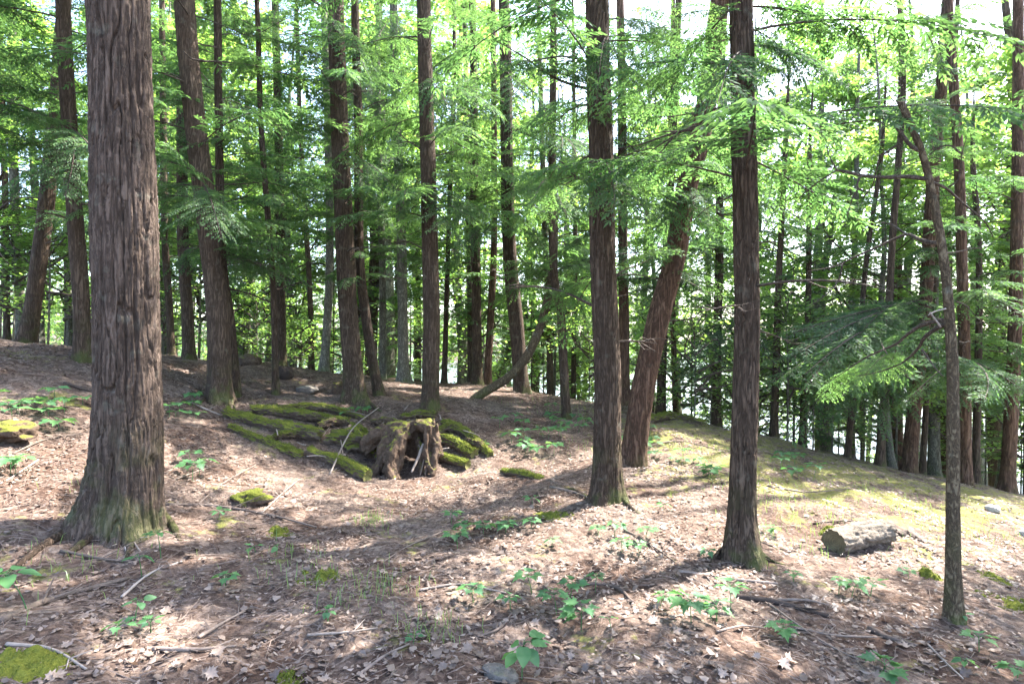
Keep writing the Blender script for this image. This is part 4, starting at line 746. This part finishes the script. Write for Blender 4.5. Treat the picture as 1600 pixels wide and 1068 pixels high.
# ------------------------------------------------------------------ sticks
def stick(pp, r0, label, m=M_STICK, up=.012, group='dead sticks lying on the litter', name='fallen_stick', ends=None, sub=2):
    pts = [H(x, y, up) for x, y in pp]
    if ends: pts = [H(x, y, u) for (x, y), u in zip(pp, ends)]
    pts = np.array(pts); base = pts[0].copy(); base[2] -= up; n = len(pts); q = np.random.default_rng(int(pp[0][0]*3 + pp[0][1])); T = thing(name, label, 'stick', base, group)
    if n == 2: mid = pts.mean(0) + q.normal(0, .02, 3)*[1, 1, 0]; mid[2] = max(mid[2], float(G(mid[0], mid[1])) + up); pts = np.array([pts[0], mid, pts[1]]); n = 3
    V, F, C = tube(pts - base, np.linspace(r0, r0*.5, n), 8, 22, wob=.25, seed=n, ref=(.1, .05, 1)); b = MB(); b.add(V, F, C); link('stem', b.build('stem', [m], True), T)
    for k in range(sub):
        t = q.uniform(.3, .85); p = np.array([np.interp(t*(n-1), range(n), pts[:, i]) for i in range(3)]); d = pts[-1] - pts[0]; a = q.choice([-1, 1])*q.uniform(.4, .9); l = np.linalg.norm(d)*q.uniform(.12, .3)
        d = d/np.linalg.norm(d); d = np.array([d[0]*math.cos(a)-d[1]*math.sin(a), d[0]*math.sin(a)+d[1]*math.cos(a), q.uniform(0, .35)]); V, F, C = tube([p-base, p+d*l*.5-base, p+d*l-base], [r0*.4, r0*.3, r0*.15], 5, 6, ref=(.1, .05, 1)); b = MB(); b.add(V, F, C); link('twig', b.build('twig', [m], True), T)
stick([(515,742),(550,705),(592,700)], .013, 'bleached straight stick propped across the sawn mossy log onto the rotten log', M_PALE, ends=(.01, .32, .62), sub=0, name='leaning_stick', group='propped sticks')
for pp, r0, lb, m in [
    ([(258,790),(330,792),(420,806),(495,826)], .016, 'long pale branch lying beside the massive trunk', M_STICK), ([(0,975),(80,940),(200,908)], .022, 'thick grey branch lying below the massive trunk', M_STICK), ([(95,865),(180,878),(285,882)], .012, 'curved branch under the oval-leaved seedlings', M_STICK),
    ([(190,938),(235,900),(285,880)], .009, 'thin forked stick pointing at the massive trunk', M_PALE), ([(240,1018),(300,1022),(370,1015)], .013, 'short thick stick on dead leaves', M_STICK), ([(310,1000),(350,975),(388,955)], .011, 'broken stick end raised from the litter', M_STICK), ([(10,1010),(80,1020),(135,1050)], .011, 'grey stick beside the deep green moss mound', M_PALE),
    ([(165,820),(188,840),(197,862)], .009, 'pale root-like stick at the foot of the massive trunk', M_PALE), ([(192,820),(210,850),(220,865)], .009, 'second pale stick at the foot of the massive trunk', M_PALE),
    ([(410,802),(440,775),(468,750)], .007, 'thin stick rising beside the small moss capped stump', M_PALE), ([(255,760),(320,735),(380,718)], .008, 'straight thin stick past the massive trunk', M_STICK), ([(310,790),(350,755),(400,728)], .007, 'thin stick crossing in front of the moss capped stump', M_STICK),
    ([(860,762),(900,772),(940,790)], .016, 'gnarled branch by the upright trunk foot', M_STICK), ([(720,750),(800,742),(900,762)], .008, 'thin branch trailing from the log pile', M_STICK), ([(975,830),(1010,850),(1060,885)], .012, 'long stick running downhill from the upright trunk', M_STICK), ([(900,915),(960,920),(990,945)], .018, 'dark curved stick behind the cluster of seedlings', M_DARK),
    ([(1150,935),(1220,945),(1295,968)], .026, 'dark rotten branch half buried on the slope', M_DARK), ([(1200,940),(1260,940),(1300,950)], .012, 'grey stick beside the dark rotten branch', M_STICK), ([(1120,990),(1160,982),(1195,985)], .007, 'thin stick beside the bright seedling on the slope', M_STICK), ([(1200,945),(1290,1010),(1400,1060)], .008, 'very long thin stick running down the slope', M_STICK), ([(1450,1010),(1480,1040),(1505,1068)], .007, 'thin stick low on the slope below the crooked tree', M_PALE),
    ([(1240,985),(1300,995),(1370,1000)], .010, 'brown stick across the lower slope', M_STICK), ([(1360,985),(1390,1000),(1430,1012)], .024, 'dark bark chunk low on the slope', M_DARK), ([(1060,895),(1130,905),(1215,915)], .016, 'half buried root-like branch below the straight brown trunk', M_STICK), ([(1270,820),(1320,816),(1370,818)], .009, 'dark stick on the sunlit litter behind the sawn log', M_DARK), ([(1185,848),(1235,862),(1250,848)], .009, 'dark forked stick beside the straight brown trunk', M_DARK),
    ([(1125,862),(1140,828),(1146,812)], .010, 'bleached stick standing against the straight brown trunk', M_PALE), ([(745,1000),(780,985),(800,960)], .009, 'reddish stick by the seedling cluster', M_STICK), ([(480,1000),(540,995),(590,985)], .009, 'pale stick on the sunlit patch edge', M_PALE), ([(655,925),(720,915),(790,930)], .010, 'pale stick leading to the seedling cluster', M_PALE), ([(700,830),(640,855),(600,880)], .007, 'thin stick crossing sunlit litter', M_STICK),
    ([(560,1060),(600,1030),(640,1010)], .010, 'bent stick at the bottom of the slope among dead leaves', M_STICK), ([(20,710),(70,690),(120,680)], .010, 'stick on the sunlit rise past the massive trunk', M_STICK), ([(60,720),(20,748),(0,760)], .008, 'short stick on the rise behind the massive trunk', M_PALE), ([(100,600),(140,612),(200,622)], .02, 'dark log-like stick on the far rise', M_DARK), ([(295,630),(320,640),(345,650)], .018, 'pale broken branch at the foot of the sturdy leaning trunk', M_PALE), ([(820,700),(860,690),(900,705)], .01, 'stick on the open litter past the log pile', M_STICK), ([(1000,700),(1060,690),(1130,705)], .012, 'stick at the foot of the leaning red trunk', M_STICK), ([(1200,760),(1260,770),(1330,765)], .012, 'stick lying across the sunny bank', M_STICK)]:
    stick(pp, r0, lb, m)

for pp, r0, m in SCRAP: stick(pp, r0, 'short broken stick scattered about the rotten log pile', m, (.03, .16, .10)[int(pp[0][0]) % 3], 'broken sticks around the log pile', sub=1)
# ------------------------------------------------------------------ seedlings
def oval_leaf(maple=False):
    if maple:
        o = np.array([(0,0),(.10,-.02),(.30,-.10),(.24,.08),(.48,.16),(.36,.26),(.58,.46),(.34,.44),(.26,.50),(.28,.70),(.14,.62),(0,1.0)]); o = np.vstack([o, o[1:-1][::-1]*[-1, 1]])
        V = np.vstack([[(0, .34)], o]); n = len(o); F = np.stack([np.zeros(n, int), 1+np.arange(n), 1+(np.arange(n)+1) % n], -1)
    else:
        t = np.linspace(0, 1, 8); wv = .30*np.sin(np.pi*t**.8)**.9; V = np.vstack([np.stack([0*t, t], -1), np.stack([wv, t], -1), np.stack([-wv, t], -1)]); i = np.arange(7); F = np.vstack([np.stack([i, i+8, i+9], -1), np.stack([i, i+9, i+1], -1), np.stack([i, i+1, i+17], -1), np.stack([i, i+17, i+16], -1)])
    z = .22*np.abs(V[:, 0]) - .22*V[:, 1]**2 + .02*np.sin(V[:, 1]*14 + V[:, 0]*5)
    return np.stack([V[:, 1], V[:, 0], z], -1), F
LV = []
for k in range(6):
    V, F = oval_leaf(k >= 3); LV.append(mesh('leaf', V, [F], [M_SEED], True, np.full(len(V), (k % 3)/2*.8 + .1)))
def seedling(p, kind, h, size, n, label, group, tilt=.0):
    q = np.random.default_rng(int(abs(p[0]*1000 + p[1]*77)) % 99991); T = thing('seedling', label, 'seedling', p, group); lean = q.normal(0, .18, 2)*h; top = np.array([lean[0], lean[1], h])
    V, F, C = tube([(0, 0, -.03), top*[.4, .4, .5], top], [.0035, .003, .002], 5, 8); b = MB(); b.add(V, F, C)
    a0 = q.uniform(0, 6.28); stems = []
    for k in range(n):
        a = a0 + k*6.283/n*(1 if n <= 7 else 2.4) + q.normal(0, .2); lev = 1.0 if n <= 7 else q.uniform(.6, 1.0); st = top*lev; pl = size*(.35 if kind == 0 else .6)*q.uniform(.7, 1.2); e = st + np.array([math.cos(a)*pl, math.sin(a)*pl, size*.15])
        b.add(*tube([st, (st+e)/2+[0, 0, .01], e], [.0018, .0015, .0012], 4, 5)); stems.append((a, e))
    link('stem', b.build('stem', [M_SEED], True), T)
    for a, e in stems: link('leaf', LV[kind*3 + int(q.integers(3))], T, loc=e, rot=(q.normal(0, .22), q.normal(.05, .2), a + q.normal(0, .15)), scale=size*q.uniform(.75, 1.15))
GS = 'green seedlings on the litter'
sd_ = [ # px, py of the foot, kind, height, leaf size, leaves, label
 (45,955,0,.22,.125,7,'large oval-leaved seedling beside the thick grey branch'), (222,905,0,.16,.085,5,'oval-leaved seedling over the curved branch'), (252,875,0,.20,.085,7,'tall oval-leaved seedling at the massive trunk foot'), (210,975,0,.12,.08,4,'oval-leaved seedling beside the thin forked stick'), (236,990,1,.07,.07,4,'small lobed seedling below the thin forked stick'), (180,1000,1,.06,.085,4,'low lobed seedling left of the thin forked stick'), (342,812,0,.06,.085,6,'seedling lying against the long pale branch'), (400,865,1,.06,.08,2,'two-leaved seedling in the sunlit litter'), (432,868,0,.06,.07,2,'round-leaved tiny seedling in the sunlit litter'), (352,918,1,.07,.10,5,'pale lobed seedling in open litter beside the massive trunk'), (513,972,0,.06,.06,6,'star-shaped little seedling below the grass tufts'), (645,1008,1,.05,.06,3,'little lobed seedling on dead leaves'),
 (740,945,1,.10,.10,6,'lobed seedling beside the seedling cluster'), (815,1062,0,.22,.115,8,'large oval-leaved seedling beside the flat sunk stone'), (832,930,1,.16,.10,6,'tall lobed seedling leading the cluster'), (870,960,1,.14,.10,6,'lobed seedling inside the cluster'), (908,985,1,.16,.12,8,'broad lobed seedling at the dense end of the cluster'), (890,945,1,.16,.09,6,'upright lobed seedling in the middle of the cluster'), (798,955,1,.08,.08,4,'low lobed seedling in front of the cluster'), (955,985,0,.06,.06,2,'yellowish two-leaved seedling past the cluster'), (930,925,1,.12,.07,6,'narrow yellowish seedling behind the cluster'), (1030,950,1,.09,.08,5,'bluish lobed seedling downhill of the cluster'),
 (715,858,1,.14,.12,6,'bright lobed seedling in the middle of the litter'), (730,838,1,.16,.11,7,'leafy lobed seedling behind the bright one'), (705,820,1,.12,.10,5,'pale lobed seedling behind the leafy one'), (755,835,1,.08,.10,6,'low spreading seedling right of the leafy one'), (790,832,1,.10,.11,7,'spreading bluish seedling near the brownish moss cushion'), (830,825,1,.08,.10,5,'bluish lobed seedling next to the brownish moss cushion'), (832,788,0,.08,.11,4,'pale broad-leaved seedling up from the moss cushion'), (862,855,0,.06,.07,5,'whitish star-shaped seedling on litter'), (935,838,1,.07,.08,4,'small lobed seedling below the upright trunk'),
 (960,838,1,.12,.10,5,'lobed seedling downhill from the upright trunk'), (972,865,1,.10,.09,4,'round bright seedling by the long downhill stick'), (1000,868,1,.10,.09,5,'bright seedling at the end of the long downhill stick'), (1008,845,1,.10,.09,5,'bluish seedling past the long downhill stick'), (1038,800,0,.07,.08,3,'pale seedling in the sunny strip'), (1080,975,1,.14,.13,6,'wide lobed seedling on the lower slope'), (1120,970,1,.12,.11,7,'bright lobed seedling on the lower slope'), (1142,955,1,.14,.12,6,'lobed seedling above the dark rotten branch'), (1220,998,1,.08,.10,6,'pale lobed seedling below the dark rotten branch'), (1330,935,1,.10,.09,6,'lobed seedling below the sawn log'), (1360,930,1,.10,.10,5,'broad lobed seedling below the sawn log'), (1310,930,1,.12,.08,5,'bluish seedling below the sawn log'), (1380,1058,1,.09,.12,7,'fan-shaped bright seedling low on the slope'), (1530,1018,1,.10,.09,4,'lobed seedling on the slope below the crooked tree'), (1505,1045,0,.05,.06,5,'tiny bright seedling below the crooked tree'), (1420,905,1,.07,.08,4,'bluish low seedling near the crooked tree'), (1108,872,1,.06,.08,4,'bluish seedling at the straight brown trunk foot'), (1205,838,1,.08,.10,6,'seedling in moss beside the straight brown trunk'), (1590,1063,1,.06,.09,4,'seedling at the far lower edge of the slope'), (1240,910,1,.06,.08,4,'low seedling between sawn log and straight brown trunk'), (1500,970,0,.05,.06,4,'tiny seedling against the crooked tree foot')]
for px, py, kind, h, sz, n, lb in sd_: seedling(H(px, py), kind, h*.9, sz*(.95 if kind == 0 else .78), n + (kind == 1), lb, GS)
# farther seedlings, in drifts
for (cx, cy, sx, sy, n, where) in [(70,648,70,22,13,'on the rise past the massive trunk'), (35,738,25,10,3,'on the near rise'), (300,640,30,25,7,'between the massive trunk and mossy logs'), (300,740,30,15,3,'beside the straight thin stick'), (840,690,75,30,18,'on open litter past the log pile'), (900,660,60,20,8,'near the doglegged trunk'), (1080,740,60,25,8,'past the leaning red trunk'), (560,650,60,12,4,'among the mossy logs'), (1230,740,60,25,6,'on the sunny bank'), (1020,690,40,20,5,'at the leaning red trunk')]:
    for k in range(n):
        x, y = r.normal(cx, sx*.6), r.normal(cy, sy*.6)
        if y < 600: continue
        seedling(H(x, y), 1, r.uniform(.06, .16), r.uniform(.09, .13), int(r.integers(4, 7)), 'small lobed green seedling ' + where, 'seedlings ' + where)

# ------------------------------------------------------------------ litter: separate near leaves, then the mass
def dry_leaf(seed, maple):
    q = np.random.default_rng(seed); V, F = oval_leaf(maple); k = q.uniform(.25, .7); V[:, 2] = k*V[:, 1]**2*q.choice([1, 1.5]) + q.uniform(-.3, .4)*(V[:, 0]-.5)**2 + .05*np.sin(V[:, 0]*11+seed); V[:, 0] -= .5
    return mesh('fallen_leaf', V, [F], [M_DRY], True, np.full(len(V), q.uniform(.15, .7)))
DL = [dry_leaf(700+k, k % 3 != 0) for k in range(12)]
for k in range(270):
    py = 1068 - 330*r.random()**1.5; p = hit(r.uniform(0, 1600), py); nz = 0.012
    link('fallen_leaf', DL[r.integers(12)], ground, loc=p + [0, 0, nz], rot=(r.normal(0, .3), r.normal(0, .3), r.uniform(0, 6.28)), scale=r.uniform(.045, .080))
def scatter(n, ymax, pw):
    d = 2.2 + (ymax - 2.2)*r.random(n*2)**pw; x = r.uniform(-1, 1, n*2)*(d*.93 + .3); return x[:n], d[:n]
n = 110000; x, y = scatter(n, 15, .72); x, y = (lambda k: (x[k], y[k]))(np.where(noise(np.stack([x*2.1, y*2.1, 0*x], -1), 77) + .6*noise(np.stack([x*6, y*6, 0*x], -1), 78) + r.uniform(-.5, .5, n) > -.25 + .45*sstep(x, 1.6, 3.2)*sstep(y, 5.4, 6.8))[0]); n = len(x); z = G(x, y); a = r.uniform(0, 6.28, n); ln = r.uniform(.014, .042, n)*np.where(r.random(n) < .10, 1.6, 1); wd = ln*r.uniform(.25, .85, n)
d = np.stack([np.cos(a), np.sin(a), r.normal(0, .22, n)], -1); s = np.stack([-np.sin(a), np.cos(a), r.normal(0, .22, n)], -1); b0 = np.stack([x, y, z + .006 + .012*r.random(n)], -1); cu = (ln*r.uniform(.0, .25, n))
def col(v): return v[:, None]
ez = np.array([0, 0, 1.])
V = np.stack([b0 - d*col(ln*.5) + ez*col(cu), b0 - d*col(ln*.12) + s*col(wd*.5), b0 + d*col(ln*.25) + s*col(wd*.38) + ez*col(cu*.6), b0 + d*col(ln*.5) + ez*col(cu), b0 + d*col(ln*.2) - s*col(wd*.42), b0 - d*col(ln*.2) - s*col(wd*.45) + ez*col(cu*.5)], 1).reshape(-1, 3)
i = np.arange(n)*6; F = np.vstack([np.stack([i, i+1, i+2, i+3], -1), np.stack([i, i+3, i+4, i+5], -1)])
tag(link('leaf_litter', mesh('leaf_litter', V, [F], [M_DRY], False, np.repeat(np.clip(r.beta(1.6, 2.0, n), 0, 1), 6))), 'dead brown leaves strewn over the forest floor', 'leaf litter', kind='stuff')
n = 36000; x, y = scatter(n, 13, .7); a = r.uniform(0, 6.28, n); ln = r.uniform(.025, .12, n)*np.where(r.random(n) < .07, 2.4, 1); dx = np.cos(a)*ln*.5; dy = np.sin(a)*ln*.5
p0 = np.stack([x-dx, y-dy, G(x-dx, y-dy)+.008+.012*r.random(n)], -1); p1 = np.stack([x+dx, y+dy, G(x+dx, y+dy)+.008+.012*r.random(n)], -1); wd = r.uniform(.0010, .0028, n); sx = np.stack([-np.sin(a), np.cos(a), 0*a], -1)*col(wd)
up = ez*col(wd*1.5); V = np.stack([p0+sx, p0-sx, p0+up, p1+sx*.5, p1-sx*.5, p1+up*.6], 1).reshape(-1, 3); i = np.arange(n)*6; F = np.vstack([np.stack([i, i+3, i+5, i+2], -1), np.stack([i+2, i+5, i+4, i+1], -1)])
tag(link('twig_litter', mesh('twig_litter', V, [F], [M_TWIGL], False)), 'fine dead twigs strewn over the forest floor', 'twig litter', kind='stuff')
# grass
gv = []; ga = []
for cx, cy, n, sp in [(580,815,110,.12),(590,920,80,.18),(560,935,50,.16),(480,905,40,.16),(680,990,70,.1),(100,900,60,.25),(430,880,40,.2),(140,770,16,.1),(1090,700,160,.4),(960,700,160,.4),(1250,800,160,.5),(1350,770,220,.8),(1450,800,200,.6),(1230,850,120,.3),(870,640,120,.5),(1520,830,120,.5),(1180,770,120,.4)]:
    c = H(cx, cy)
    for k in range(n):
        p = c[:2] + r.normal(0, sp, 2); a = r.uniform(0, 6.28); h = r.uniform(.04, .13); l = r.uniform(.2, .8)*h; z = float(gz(p[0], p[1])) + float(bump(np.array(p[0]), np.array(p[1]))); e = np.array([math.cos(a), math.sin(a), 0]); w_ = np.array([-e[1], e[0], 0])*.0022; q = np.array([*p, z-.005])
        gv += [q+w_, q-w_, q+e*l*.4-w_*.8+[0, 0, h*.7], q+e*l*.4+w_*.8+[0, 0, h*.7], q+e*l+[0, 0, h*.85]]; ga += [r.random()]*5
gv = np.array(gv); i = np.arange(len(gv)//5)*5; tag(link('grass', mesh('grass', gv, [np.stack([i, i+1, i+2, i+3], -1), np.stack([i+3, i+2, i+4], -1)], [M_GRASS], False, np.array(ga))), 'sparse fine grass blades in tufts on the litter', 'grass', kind='stuff')

# ------------------------------------------------------------------ far shore across the lake: one mass of wood
n = 9000; x = r.uniform(-420, 420, n); y = 235 + 150*r.random(n); z = gz(x, y) + r.uniform(0, 9, n); q = r.uniform(1.2, 3.0, n); a = r.uniform(0, 6.28, n)
d = np.stack([np.cos(a), np.sin(a), r.normal(0, .5, n)], -1); V, F = sprays(np.stack([x, y, z], -1), d, np.tile([.0, -.6, .8], (n, 1)), q*1.6, q*1.3)
tag(link('far_wood', mesh('far_wood', V, [F], [M_MAP], False, np.repeat(r.random(n)*.5, 4))), 'wooded far shore across the lake', 'wood', kind='stuff')


hz = bpy.data.materials.new('haze'); hz.use_nodes = True; hn = hz.node_tree; hn.nodes.clear(); ho = hn.nodes.new('ShaderNodeOutputMaterial'); pv = hn.nodes.new('ShaderNodeVolumePrincipled')
pv.inputs['Density'].default_value = 0.0002; pv.inputs['Color'].default_value = (.9, .95, 1, 1); pv.inputs['Anisotropy'].default_value = .25; hn.links.new(pv.outputs[0], ho.inputs['Volume'])
V = np.array([(x, y, z) for x in (-900, 900) for y in (-130, 1150) for z in (-12, 42)], float)
tag(link('haze', mesh('haze', V, [[[0,1,3,2],[4,6,7,5],[0,4,5,1],[2,3,7,6],[0,2,6,4],[1,5,7,3]]], [hz])), 'thin pale summer haze between the trees', 'haze', kind='stuff')
